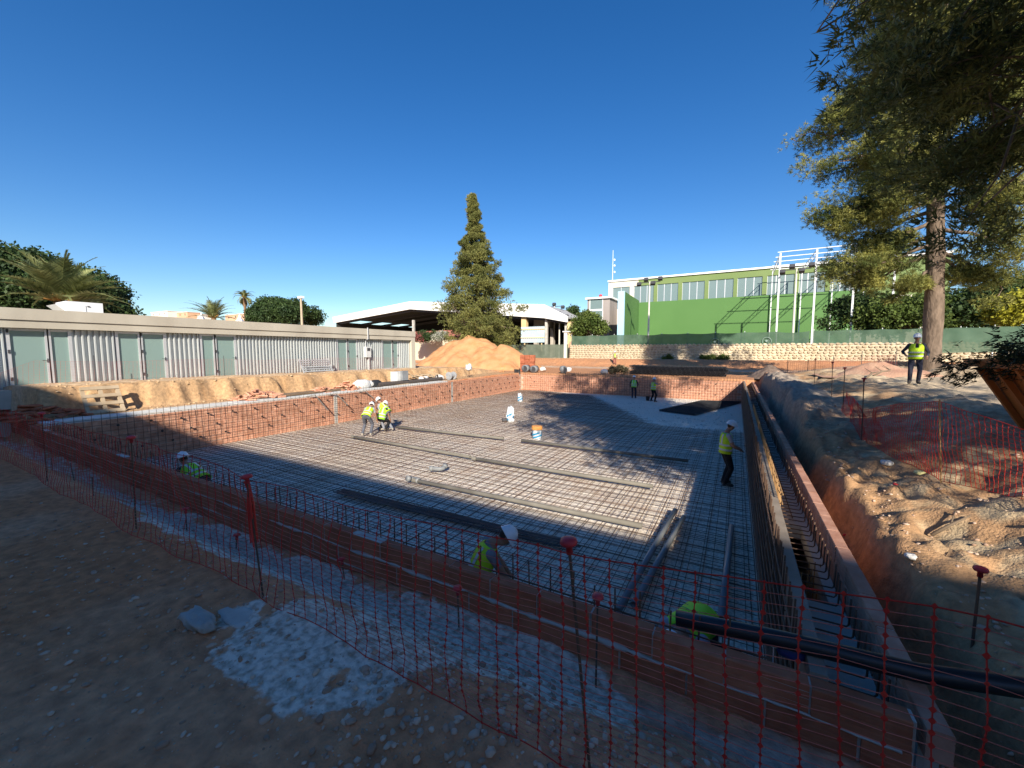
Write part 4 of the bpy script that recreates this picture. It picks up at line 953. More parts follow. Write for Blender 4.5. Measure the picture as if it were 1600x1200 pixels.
pipe('single grey pipe lying lengthwise near the right gutter wall',(1127,968),(1143,822),.05,pvc,False,g2)
for k,dy in enumerate((0,.16)):
    pts=[PZ(355,757,-1.40),PZ(560,812,-1.40),PZ(750,866,-1.40),PZ(930,907,-1.40)]
    pts=[(p.x,4.95+.05*math.sin(p.x)+dy*(1+.1*math.sin(p.x*2)),-1.385+.03*k) for p in pts]+[(.2,5.0+dy,-1.385+.03*k)]
    t=thing('black_hose',('thin black hose lying along the inside of the front wall, outer one','thin black hose lying along the inside of the front wall, inner one')[k],'hose',(-5,5,FLOOR),group='black hoses'); mb=MB(); mb.tube(pts,.032,10); mb.build('hose',blackp,t,smooth=True)
# dark bundle of long bars
bar_ub=MB(); bar_ub.tube([(0,0,0),(1,0,0)],1,6); bar_ubm=bar_ub.mesh('bar',blackp)
t=thing('rebar_bundle','long dark bundle of rebar lying in the shade near the front','rebar',(-6,6.5,FLOOR)); xf=[]
for k in range(24):
    yy=6.36+.014*(k%24)+jit(.012); zz=-1.408+jit(.004); xf.append(BAR((-8.7+jit(.25),yy,zz),(-2.6+jit(.25),yy+.22+jit(.03),zz),.008))
pieces(t,'bar',bar_ubm,xf)
# stack of mesh sheets at the far right of the floor
t=thing('mesh_stack','dark stack of rebar mesh sheets at the far right of the floor','rebar',(-1.8,28.5,FLOOR))
c0,c1,c2,c3=[PZ(x,y,-1.42) for x,y in ((1030,641),(1095,626.5),(1160,628),(1086,648))]; xf=[]
for lay in range(4):
    z=-1.47+.03*lay
    for k in range(20): u=k/19; xf.append(BAR(c0.lerp(c3,u)*Vector((1,1,0)).x if False else Vector((c0.lerp(c3,u).x,c0.lerp(c3,u).y,z)),Vector((c1.lerp(c2,u).x,c1.lerp(c2,u).y,z)),.010))
    for k in range(34): u=k/33; xf.append(BAR(Vector((c0.lerp(c1,u).x,c0.lerp(c1,u).y,z+.012)),Vector((c3.lerp(c2,u).x,c3.lerp(c2,u).y,z+.012)),.010))
pieces(t,'bar',bar_ubm,xf,216)
# wrapped drain stubs
wrapm=mat('wrap_film',(.55,.62,.66),(.72,.76,.78),scale=5,rough=.35,spec=.5); bluem=mat('tape_blue',(.02,.22,.42),(.04,.28,.50),rough=.4,spec=.5); orm=mat('orange_lid',(.62,.26,.06),(.68,.32,.10),rough=.6)
def stub(label,px,py,h,r,lid=False,crumple=.25,elbow=False,seed=0):
    r_=random.Random(seed); p=PZ(px,py,FLOOR); t=thing('drain_stub',label,'drain pipe',p); n=14; vs=[]; rows=6
    for i in range(rows):
        for j in range(n): a=2*math.pi*j/n; q=r*(1+r_.uniform(-crumple,crumple)*.5); vs.append((p.x+q*math.cos(a),p.y+q*math.sin(a),p.z+h*i/(rows-1)*(1+(r_.uniform(-crumple,crumple)*.8 if i==rows-1 else 0))))
    mb=MB(); mb.add(vs,[(i*n+j,i*n+(j+1)%n,(i+1)*n+(j+1)%n,(i+1)*n+j) for i in range(rows-1) for j in range(n)]+[tuple(range((rows-1)*n,rows*n))]); mb.build('film_wrap',wrapm,t)
    for s in (0,1,2):
        mb=MB(); b=[];tt=[]
        for j in range(9): a=2*math.pi*(j/14+s/3.); z=h*(.12+.07*j); b.append((p.x+r*1.17*math.cos(a),p.y+r*1.17*math.sin(a),p.z+z)); tt.append((p.x+r*1.17*math.cos(a),p.y+r*1.17*math.sin(a),p.z+z+h*.16))
        mb.add(b+tt,[(j,j+1,9+j+1,9+j) for j in range(8)]); mb.build('blue_stripe',bluem,t)
    if lid: mb=MB(); mb.lathe([(r*1.0,h+.002),(r*1.25,h+.02),(r*1.25,h+.16),(r*.9,h+.17)],p,16); mb.build('lid',orm,t)
    if elbow:
        mb=MB(); mb.tube([p+Vector((0,0,.1)),p+Vector((-.12,-.12,.1)),p+Vector((-.3,-.3,.1))],[.09,.1,.1],10); mb.build('elbow',dk,t)
stub('small drain stub wrapped in white and blue film, farthest back',812.5,628,.55,.16,seed=1,crumple=.3)
stub('crumpled drain stub in torn white and blue film with grey elbow',797,659,.58,.17,seed=2,crumple=.75,elbow=True)
stub('drain stub in blue striped film with an orange lid',839,686,.40,.18,True,.08,seed=3)
def elbow(label,px,py,rz,ln=.36):
    p=PZ(px,py,FLOOR+.07); t=thing('pipe_elbow',label,'pipe fitting',p,group='loose pipe fittings'); c=Vector((p.x,p.y,p.z+.075)); d=Vector((math.cos(rz),math.sin(rz),0)); e=Vector((-d.y,d.x,.35))
    mb=MB(); mb.tube([c-d*ln,c-d*.05,c+d*.02+e*.04,c+d*.04+e*.18],.065,12); mb.build('body',pvc,t,smooth=True)
    for q,dd in ((c-d*ln,d),(c+d*.04+e*.18,-e.normalized())): mb=MB(); mb.tube([q-dd*.02,q+dd*.08],.08,12); mb.build('socket',pvc,t,smooth=True)
elbow('loose grey pipe elbow lying on the sunlit bars',690,737,R(15)); elbow('loose grey pipe fitting at the end of the front pipe',647,753,R(170),.2)
# leaning plank with broom by the gutter curtain
t=thing('leaning_plank','short timber plank leaning on the rebar curtain behind the worker','plank',PZ(1165,700,FLOOR)); a=PZ(1165,697,FLOOR+.06); mb=MB(); mb.bar(a,PX(1150,665,.36),.10,.03); mb.build('board',mat('timber',(.36,.27,.17),(.48,.38,.26),scale=3,rough=.8,stretch=(1,1,.1)),t)
timber=MATS['timber']
# bent steel straps hooked on the left wall
for k,(xa,ya,xb,yb) in enumerate(((492,617,512,641),(525,615,543,633),(570,611,584,622))):
    a=PX(xa,ya,-17.42); b=PX(xb,yb,-17.25); t=thing('steel_strap',('first','second','third')[k]+' from left of the grey straps hooked over the left wall','strap',(a.x,a.y,a.z),group='straps hooked over the left wall'); mb=MB(); mb.bar(a+Vector((-.25,-.3,-.08)),a,.07,.03); mb.bar(a,b,.10,.03); mb.build('strap',mat('strap_grey',(.16,.15,.14),(.22,.21,.19),rough=.7),t)

# ================================================================ things on the left shelf and bank
def brickheap(label,px,py,X,rad,n,seed,m=None,name='brick_heap'):
    r_=random.Random(seed); c=PX(px,py,X); z0=tz(c.x,c.y); t=thing(name,label,'brick heap',(c.x,c.y,z0)); me=brick_mesh('brick',.34,.05,.18,m or brickm,3); xf=[]
    for k in range(n):
        a=r_.uniform(0,6.28); q=r_.uniform(0,1)**.6; h=(1-q)*rad*.55; xf.append(T4((c.x+math.cos(a)*q*rad,c.y+math.sin(a)*q*rad*1.3,z0+.02+h*r_.uniform(.5,1)))@RZ(r_.uniform(0,6.28))@RX(r_.uniform(.9,1.7))@RY(r_.uniform(-.4,.4)))
    pieces(t,'brick',me,xf)
brickheap('heap of broken orange bricks on the shelf left of the brown sheet',402,610,-18.9,.85,60,1)
brickheap('low heap of orange brick pieces beside the white sacks',541,601,-18.9,.75,45,2)
brickheap('flat scatter of red bricks left of the white sacks',502,602,-18.9,.5,22,3)
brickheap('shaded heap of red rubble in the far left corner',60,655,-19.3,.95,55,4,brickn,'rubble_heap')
def sheet(label,px0,px1,py,X,w,m,name='plywood_sheet'):
    a=PX(px0,py,X); b=PX(px1,py-(px1-px0)*.03,X); t=thing(name,label,'sheet',(a.x,(a.y+b.y)/2,.05)); mb=MB(); z=max(tz(a.x,a.y),tz(a.x,b.y),tz(a.x,(a.y+b.y)/2),.06)+.015; mb.box(a.x-w/2,a.x+w/2,a.y,b.y,z,z+.03,); mb.box(a.x-w/2+.03,a.x+w/2-.03,a.y+.05,b.y-.04,z+.032,z+.06); mb.build('sheet',m,t)
brownm=mat('brown_board',(.16,.11,.07),(.24,.17,.11),scale=3,rough=.8)
sheet('thin brown board lying flat on the shelf beside the brick heap',432,495,608,-18.75,.9,brownm); sheet('second brown board lying flat near the white sacks',505,530,602,-18.9,.9,brownm)
def lump(name,label,cat,c,r,m,seed,rough=.35,n=16):
    v=[];r_=np.random.default_rng(seed); 
    for i in range(n//2+1):
        th=math.pi*i/(n//2)
        for j in range(n):
            a=2*math.pi*j/n; d=np.array([math.sin(th)*math.cos(a),math.sin(th)*math.sin(a),math.cos(th)]); k=1+rough*float(fbm(d[0]*2.2+seed*3.1+d[2],d[1]*2.2+d[2]*1.7,3,seed)); s=np.sign(d)*np.abs(d)**.7; v.append((c[0]+s[0]*r[0]*k,c[1]+s[1]*r[1]*k,c[2]+max(-1,s[2])*r[2]*k))
    mb=MB(); mb.add(v,[(i*n+j,(i+1)*n+j,(i+1)*n+(j+1)%n,i*n+(j+1)%n) for i in range(n//2) for j in range(n)]); return mb.build(name,m,None,smooth=True,label=label,category=cat)
sackm=mat('sack_white',(.62,.61,.58),(.72,.71,.69),scale=6,rough=.8,bump=.8,bscale=18,bdist=.05)
c=PX(566,596,-18.8); lump('white_sack','crumpled white sack beside the orange brick pieces','sack',(c.x,c.y,.28),(.36,.5,.26),sackm,3,.7)
c=PX(577,594,-18.8); lump('white_sack','second crumpled white sack touching the black bag','sack',(c.x,c.y,.24),(.3,.4,.2),sackm,5,.7)
c=PX(585,593.5,-18.7); lump('black_bag','small black plastic bag next to the white sacks','bag',(c.x,c.y,.25),(.3,.35,.22),blackp,6,.6)
# long dark mesh roll on the shelf
a=PX(590,596,-18.5); b=PX(690,593,-18.6); t=thing('mesh_roll','long dark roll of mesh lying along the left shelf','mesh roll',(a.x,(a.y+b.y)/2,.1)); mb=MB()
za=max(tz(-18.5,y) for y in np.linspace(a.y,b.y,9)); mb.tube([(a.x,a.y,za+.14),((a.x+b.x)/2,(a.y+b.y)/2,za+.12),(b.x,b.y,za+.14)],[.14,.12,.12],10); mb.build('roll',mat('mesh_dark',(.06,.05,.045),(.11,.09,.08),scale=20,rough=.8),t)
# power cabinet on a small pallet
c=PX(622,590,-18.9); cz=tz(c.x,c.y); t=thing('power_cabinet','grey site power cabinet standing on the shelf','cabinet',(c.x,c.y,cz)); mb=MB(); mb.box(c.x-.3,c.x+.3,c.y-.35,c.y+.35,cz+.12,cz+.85); mb.build('case',MATS['box_grey'],t); mb=MB(); mb.box(c.x+.303,c.x+.5,c.y-.1,c.y+.40,cz+.3,cz+.9,); mb.build('door',mat('cab_dark',(.20,.21,.22),(.27,.28,.29),rough=.6),t); mb=MB(); mb.box(c.x-.45,c.x+.45,c.y-.7,c.y+.5,cz,cz+.118); mb.build('base',timber,t)
# timber offcuts
for i,(px,py,l) in enumerate(((652,589,'loose pile of timber offcuts left of the grey spool'),(678,589,'second pile of timber offcuts nearer the soil heap'))):
    r_=random.Random(i+8); c=PX(px,py,-19.2); z0=tz(c.x,c.y); t=thing('timber_pile',l,'timber pile',(c.x,c.y,z0))
    for k in range(14):
        q=Vector((c.x+r_.uniform(-.5,.5),c.y+r_.uniform(-.9,.9),z0+.05+k*.035)); d=Vector((r_.uniform(-.7,.7),r_.uniform(-.8,.8),r_.uniform(-.08,.2))); mb=MB(); mb.bar(q-d,q+d,.12,.04); mb.build('plank',timber,t)
    c2=PX(px+9,py+1,-19.0); lump('white_sack',('torn white sack on the left timber pile','torn white sack on the right timber pile')[i],'sack',(c2.x,c2.y,tz(c2.x,c2.y)+.2),(.3,.3,.2),sackm,11+i,.8)
c=PX(705,593,-18.4); cz=tz(c.x,c.y); t=thing('cable_spool','small grey cable spool on the shelf near the far corner','spool',(c.x,c.y,cz)); mb=MB(); mt_=T4((c.x,c.y,cz+.3))@RX(R(90)); mb.lathe([(.3,-.3),(.3,-.25),(.15,-.248),(.15,.248),(.3,.25),(.3,.3)],(0,0,0),14); 
mb.v=[tuple(mt_@Vector(q)) for q in mb.v]; mb.build('spool',mat('spool_grey',(.26,.27,.28),(.34,.35,.36)),t)
c=PX(733,590,-18.3); cz=tz(c.x,c.y); t=thing('bag_on_stake','white bag hung over a stake near the far left corner','bag',(c.x,c.y,cz)); mb=MB(); mb.tube([(c.x,c.y,cz-.1),(c.x,c.y,cz+.9)],.02,6); mb.build('stake',rustm,t)
lump('white_bag','white plastic bag draped on the stake by the soil heap','bag',(c.x,c.y,cz+.80),(.26,.22,.26),sackm,17,1.2)
# pallet leaning on the cut bank
def pallet_mesh(t,mtx):
    for k in range(4): mb=MB(); mb.box(-.5,.5,-.6+.31*k+.0,-.6+.31*k+.13,.10,.125,mtx); mb.build('deck_board',timber,t)
    for k in range(3): mb=MB(); mb.box(-.5+.45*k,-.40+.45*k,-.6,.46,0,.098,mtx); mb.build('bearer',timber,t)
p0=PX(165,640,-19.35); z0=tz(-19.35,p0.y)
t=thing('pallet','wooden pallet leaning against the sandy cut bank','pallet',(-19.5,p0.y,z0)); pallet_mesh(t,T4((-19.62,p0.y,z0+.46))@RZ(R(90))@RX(R(58)))
c=PX(3,648,-20.6); mb=MB(); zc=tz(c.x,c.y); t=thing('white_crate','pale block standing in the shade at the far left','block',(c.x,c.y,zc)); mb.box(c.x-.3,c.x+.3,c.y-.3,c.y+.3,zc-.02,zc+.55); mb.build('block',concm,t); mb=MB(); mb.box(c.x-.36,c.x+.36,c.y-.36,c.y+.36,zc+.552,zc+.62); mb.build('lid',wh,t)

# ================================================================ far edge of the pool
zf=.14
def far(px,py,Y): return PY(px,py,Y)
a=PY(778,608,PYF-.35); b=PY(786,570,PYF-.12); t=thing('ladder','orange ladder standing against the far wall near the left corner','ladder',(a.x,a.y,FLOOR))
for dx in (-.22,.22): mb=MB(); mb.bar((a.x+dx,a.y,FLOOR+.04),(b.x+dx,b.y,b.z),.05,.03); mb.build('rail',orm,t)
for k in range(9): u=(k+.7)/9.5; q=Vector((a.x,a.y,FLOOR+.04)).lerp(Vector((b.x,b.y,b.z)),u); mb=MB(); mb.tube([q+Vector((-.22,0,0)),q+Vector((.22,0,0))],.016,6); mb.build('rung',orm,t)
c=PY(808,590,PYF-.3); t=thing('black_cloth','black sheet hanging over the far wall beside the ladder','sheet',(c.x,c.y,.2)); mb=MB(); vs=[(c.x+dx*(1-.3*abs(z)),PYF-.30-.05*math.sin(dx*9+z*3),.45-1.35*z) for z in (0,.33,.66,1) for dx in (-.34,-.1,.12,.34)]; mb.add(vs,[(r*4+k,r*4+k+1,(r+1)*4+k+1,(r+1)*4+k) for r in range(3) for k in range(3)]); mb.add([(x,y+.03,z) for x,y,z in vs],[(r*4+k+4,r*4+k+5,r*4+k+1,r*4+k) for r in range(3) for k in range(3)]); mb.build('sheet',blackp,t)
for k,(px,py) in enumerate(((822,584),(835,584),(878,586))):
    c=PY(px,py,34.2); t=thing('pipe_offcut',('short grey pipe offcut, left of the pair on the far wall edge','short grey pipe offcut, right of the pair on the far wall edge','single grey pipe offcut on the far wall edge')[k],'pipe',(c.x,34.2,zf),group='pipe offcuts on the far edge'); mb=MB(); z=tz(c.x,34.3)+.36; mb.tube([(c.x+(.3 if k==2 else 0),33.9,z),(c.x-.1,34.7,z)],.34,14); mb.build('tube',pvc,t,smooth=True); mb=MB(); mb.tube([(c.x+(.3 if k==2 else 0),33.895,z),(c.x+(.3 if k==2 else 0),33.885,z)],.27,14); mb.build('bore_shade',dk,t)  # dark disc on the closed end painted as shade inside the pipe
for k,(px,py,l) in enumerate(((848,578.5,'pale sack behind the pipe offcuts on the red earth'),(888,582,'small white sack on the red earth behind the far wall'),(944,588,'white bucket-like sack at the far wall edge'))):
    c=PY(px,py,36-1.6*(k==2)); lump('white_sack',l,'sack',(c.x,c.y,tz(c.x,c.y)+.25),(.30,.26,.2),sackm,21+k,.9)
# brick stack
c=PY(825,584,35.3); cz=tz(c.x,35.3); t=thing('brick_stack','tall stack of new red bricks in front of the soil heap','brick stack',(c.x,35.3,cz)); me=brick_mesh('brick',.50,.30,.2,brickn,3); xf=[]
for zz in range(8):
    for xx in range(3): xf.append(T4((c.x-.56+.52*xx+jit(.03),35.3+jit(.04),cz+.02+zz*.205)))
pieces(t,'brick',me,xf)
# stack of mesh sheets behind the far wall
a=PY(985,588,35.6); b=PY(1136,590,35.6); cz=tz((a.x+b.x)/2,36.5)
t=thing('mesh_stack','large black stack of rebar mesh sheets behind the far wall','rebar',((a.x+b.x)/2,36.5,cz)); xf=[]
for lay in range(8):
    z=cz+.08+lay*.10; o=jit(.2)
    for k in range(14): xf.append(BAR((a.x+o,35.4+.17*k,z),(b.x+o,35.4+.17*k,z+jit(.01)),.016))
    for k in range(22): x=a.x+o+(b.x-a.x)*k/21; xf.append(BAR((x,35.3,z+.03),(x,37.8,z+.03),.016))
pieces(t,'bar',bar_ubm,xf,288)
c=PY(1200,582,37); t=heap('covered_heap',c.x,37.,1.6,1.4,1.05,tz(c.x,37)-.05,mat('brown_tarp',(.12,.085,.065),(.2,.15,.12),scale=4,rough=.8,bump=.8,bscale=6,bdist=.1),'dark conical heap of bundled bars at the far right corner','heap',55,36)
bushy('dry_shrub','small uprooted dry shrub on the far wall edge',PY(965,579,35.2)[:],(.9,.5,.38),leafmat('dry_leaves',(.10,.085,.05),(.2,.17,.10),scale=2),75,8,40,.14,z0=tz(PY(965,579,35.2).x,35.2),cat='shrub',trunk=False)
# ================================================================ right-hand side
bigp=mat('pe_pipe',(.008,.010,.013),(.014,.017,.022),scale=2,rough=.42,spec=.5)
t=thing('big_pipe','thick dark plastic pipe crossing the near right pool corner','pipe',(1.13,3.5,0)); mb=MB(); mb.tube([(-.34,3.36,.01),(0,3.37,.045),(.4,3.40,.068),(1.14,3.47,.071),(2.0,3.66,.12),(3.2,4.0,.30),(5.5,4.6,.62)],.061,16); mb.build('tube',bigp,t,smooth=True)
# skip: tapered steel container with pressed ribs
skm=mat('skip_orange',(.42,.13,.025),(.52,.18,.04),scale=2,rough=.6,bump=.2,bscale=20,spec=.35)
sk=thing('skip','orange steel skip with sloping end and raised ribs at the right edge','skip',(6,9.6,.7))
xb,xt_=4.60,3.92; zb,zt_=.72,1.98; y0,y1=9.0,10.8
mb=MB(); W=.03
P=[(xb,zb),(8.8,zb),(9.5,zt_),(xt_,zt_)]
def slab(q,nrm): mb.add([*q,*[tuple(Vector(v)+Vector(nrm)*W) for v in q]],[(0,1,2,3),(7,6,5,4),(0,4,5,1),(1,5,6,2),(2,6,7,3),(3,7,4,0)])
slab([(x,y0,z) for x,z in P],(0,1,0)); slab([(x,y1,z) for x,z in P],(0,-1,0)); slab([(xb,y0+.031,zb),(xb,y1-.031,zb),(xt_,y1-.031,zt_),(xt_,y0+.031,zt_)],(1,0,0)); slab([(8.8,y0+.031,zb),(8.8,y1-.031,zb),(9.5,y1-.031,zt_),(9.5,y0+.031,zt_)],(-1,0,0)); slab([(xb+.04,y0+.031,zb),(8.15,y0+.031,zb),(8.15,y1-.031,zb),(xb+.04,y1-.031,zb)],(0,0,1)); mb.build('body',skm,sk)
mb=MB()
for a,b in (((xt_-.06,y0-.05,zt_),(9.55,y0-.05,zt_)),((xt_-.06,y1+.05,zt_),(9.55,y1+.05,zt_)),((xt_-.05,y0-.1,zt_),(xt_-.05,y1+.1,zt_))): mb.bar(a,b,.10,.14)
mb.build('rim',skm,sk)
for k in range(6):
    x=4.85+.75*k; u=.09; mb=MB(); mb.bar((x,y0-.05,zb+.02),(x-.28+.1*k,y0-.05,zt_-.08),.09,.09); mb.build('rib',skm,sk)
for k in range(3): yy=y0+.3+.6*k; mb=MB(); mb.bar((xb-.05,yy,zb+.02),(xt_-.05,yy,zt_-.08),.08,.08,(0,1,0)); mb.build('rib',skm,sk)
# cut branches heaped in the skip
rg=np.random.default_rng(77); t=thing('branch_pile','dark heap of cut evergreen branches spilling over the skip','branches',(6,9.8,2.0)); mb=MB(); C=[];D=[]
for k in range(34):
    a=np.array([rg.uniform(4.2,7.8),rg.uniform(9.1,10.7),1.9+rg.uniform(0,.25)]); d=np.array([rg.uniform(-1.5,-.1) if k<22 else rg.uniform(-.5,1),rg.uniform(-.8,.6),rg.uniform(-.28,.35)]); L=rg.uniform(.7,1.2); p=curve(a,a+d*L,-.08,6,rg,.04); mb.tube([tuple(q) for q in p],[.02,.018,.015,.012,.008,.004],4)
    for q in p[1:]:
        o=rg.normal(0,.14,(26,3)); C.append(q+o); D.append(np.tile(d/np.linalg.norm(d),(26,1))+np.array([0,0,-.3]))
mb.build('limbs',twig,t); C=np.concatenate(C); D=np.concatenate(D); v=needles(C,D,7,.12,.012,rg,.6); link('foliage',npmesh('foliage',v,tri(v),leafmat('cut_needles',(.012,.022,.010),(.035,.05,.02),scale=2,trans=.1)),t)
# spoil and fallen limbs by the pine
c=HIT(1395,588); heap('soil_mound',11.5,27.5,3.6,2.6,1.5,tz(11.5,27.5)-.05,mat('mound_soil',(.44,.33,.21),(.57,.45,.30),scale=1.5,rough=.95,bump=.8,bscale=12,bdist=.04),'sandy mound beside the pine trunk','soil mound',91,50)
heap('soil_mound',6.6,27.,2.2,1.6,.8,tz(6.6,27)-.05,mat('mound_red',(.40,.22,.15),(.52,.33,.22),scale=1.5,rough=.95,bump=.8,bscale=12,bdist=.04),'reddish mound left of the worker by the pine','soil mound',93,40)
for i in range(5):
    a=HIT(1352+i*13,592-3*i); t=thing('fallen_branch',('lowest','second','middle','fourth','uppermost')[i]+' bare branch lying left of the worker by the pine','branch',a,group='bare branches on the ground'); mb=MB(); d=Vector((rnd.uniform(.6,1.3),rnd.uniform(.2,1.2),rnd.uniform(.1,.5))); mb.tube([a,a+d*.5+Vector((0,0,.1)),a+d],[.05,.04,.012],6); mb.tube([a+d*.5+Vector((0,0,.1)),a+d*.6+Vector((-.3,.2,.3))],[.025,.008],5); mb.build('limb',twig,t,smooth=True)
a=HIT(1455,840); b=HIT(1515,815); t=thing('fallen_branch','crooked dead branch lying on the sunlit right bank','branch',a,group='bare branches on the ground'); mb=MB(); m_=a.lerp(b,.5)+Vector((0,0,.05)); mb.tube([a+Vector((0,0,.03)),m_,b+Vector((0,0,.05))],[.02,.016,.006],6); mb.tube([m_,m_+Vector((.1,.2,.12))],[.01,.004],5); mb.build('limb',twig,t,smooth=True)
# paper and foam scraps
for k,(px,py,s,m,l) in enumerate(((1437,742,.075,mat('scrap_yellow',(.60,.56,.25),(.66,.62,.32),rough=.8),'crumpled yellow scrap on the right bank by the net'),(1385,727,.09,sackm,'grey-white stone-like scrap on the right bank'),(1423,874,.05,sackm,'white scrap in the shade on the right bank'),(1399,758,.03,redcap,'red plastic cap lying on the right bank'),(1320,838,.028,redcap,'red plastic cap lying in the right trench'))):
    c=HIT(px,py); lump('scrap',l,'scrap',(c.x,c.y,c.z+s*.4),(s,s*.9,s*.55),m,31+k,.8,10)
# foreground: hardened cement sack and loose bricks at the corner
c=PZ(310,978,0); cz=tz(c.x,c.y); lump('cement_block','hardened grey cement sack lying on the dark ground at left','cement sack',(c.x,c.y,cz+.05),(.17,.075,.05),mat('cement_grey',(.36,.34,.31),(.46,.44,.40),scale=4,rough=.9,bump=.8,bscale=25,bdist=.03),41,1.1,24)
c=PZ(372,960,0); lump('cement_spill','flat spill of hardened cement beside the grey sack','cement',(c.x,c.y,tz(c.x,c.y)),(.22,.10,.02),mat('cement_spill',(.46,.42,.37),(.60,.55,.49),scale=6,rough=.95,bump=.8,bscale=40),43,.6)
for k,(x,y,z,a) in enumerate(((1.62,2.72,0,.5),(1.85,2.55,0,-.3),(1.48,2.50,0,1.1))):
    z=tz(x,y); t=thing('loose_brick',('large red brick lying nearest the parapet end','large red brick lying farthest right at the corner','large red brick lying in front at the corner')[k],'brick',(x,y,z),group='loose bricks at the near corner'); o=link('brick',b_front,t,True); o.rotation_euler=(R(8),R(6),a); o.location=(0,0,-.03)
t=thing('wire_loop','loop of pale tubing standing inside the near right corner','tubing',(.12,3.45,-.2)); c=PY(1209,1002,3.42); mb=MB(); mb.tube([c+Vector((.045*math.cos(a),.02*math.sin(a),.035*math.sin(a))) for a in np.linspace(0,6.28,20)],.003,5); mb.tube([c+Vector((0,0,-.036)),c+Vector((.01,.0,-.5))],.003,5); mb.build('tube',wm,t)
c=PY(1240,1012,3.42); lump('blue_bag','crumpled blue plastic bag inside the near right corner','bag',(c.x,c.y+.03,c.z-.05),(.10,.05,.06),mat('bag_blue',(.02,.05,.22),(.03,.08,.30),rough=.45,spec=.5),47,.7,12)
# ================================================================ people
skinm=mat('skin',(.30,.16,.10),(.36,.20,.13),scale=6,rough=.6,spec=.3); hairm=mat('hair',(.02,.014,.01),(.035,.025,.018),rough=.8)
lipm=mat('lips',(.25,.09,.07)); eyem=mat('eye',(.03,.025,.02),rough=.3)
vestm=mat('hi_vis',(.42,.66,.02),(.54,.78,.03),scale=5,rough=.6,bump=.3,bscale=14,bdist=.02); vestg=mat('hi_vis_green',(.25,.70,.025),(.33,.80,.04),scale=5,rough=.6,bump=.3,bscale=14,bdist=.02)
bandm=mat('reflective',(.50,.52,.50),(.58,.60,.58),rough=.35,spec=.6); hatm=mat('hard_hat',(.76,.77,.78),(.80,.81,.82),rough=.3,spec=.5)
bootm=mat('boot',(.05,.04,.032),(.10,.085,.07),rough=.8); dusty=mat('boot_dusty',(.30,.26,.21),(.40,.36,.30),rough=.9)
cloth={'navy':mat('navy_cloth',(.018,.020,.035),(.035,.038,.06),scale=6,rough=.9,bump=.5,bscale=20,bdist=.03),'black':mat('black_cloth',(.010,.010,.011),(.022,.022,.024),scale=6,rough=.9,bump=.5,bscale=20,bdist=.03),'grey':mat('grey_cloth',(.16,.17,.19),(.25,.26,.29),scale=6,rough=.9,bump=.4,bscale=20,bdist=.02),'slate':mat('slate_cloth',(.075,.08,.10),(.13,.135,.16),scale=6,rough=.9,bump=.5,bscale=20,bdist=.03),'tee':mat('tee_cloth',(.30,.30,.33),(.38,.38,.41),scale=6,rough=.9),'khaki':mat('dark_red_cloth',(.20,.06,.05),(.27,.09,.08),scale=6,rough=.9)}
def evalmesh(o):
    bpy.context.view_layer.update(); dg=bpy.context.evaluated_depsgraph_get(); me=bpy.data.meshes.new_from_object(o.evaluated_get(dg)); return me
def ik(a,c,l1,l2,pole):
    a=Vector(a); c=Vector(c); d=c-a; L=min(d.length,(l1+l2)*.999); d=d.normalized(); 
    x=(l1*l1-l2*l2+L*L)/(2*L); h=math.sqrt(max(0,l1*l1-x*x)); p=Vector(pole); p=(p-d*p.dot(d)); p=p.normalized() if p.length>1e-6 else d.orthogonal().normalized(); return a+d*x+p*h, a+d*L
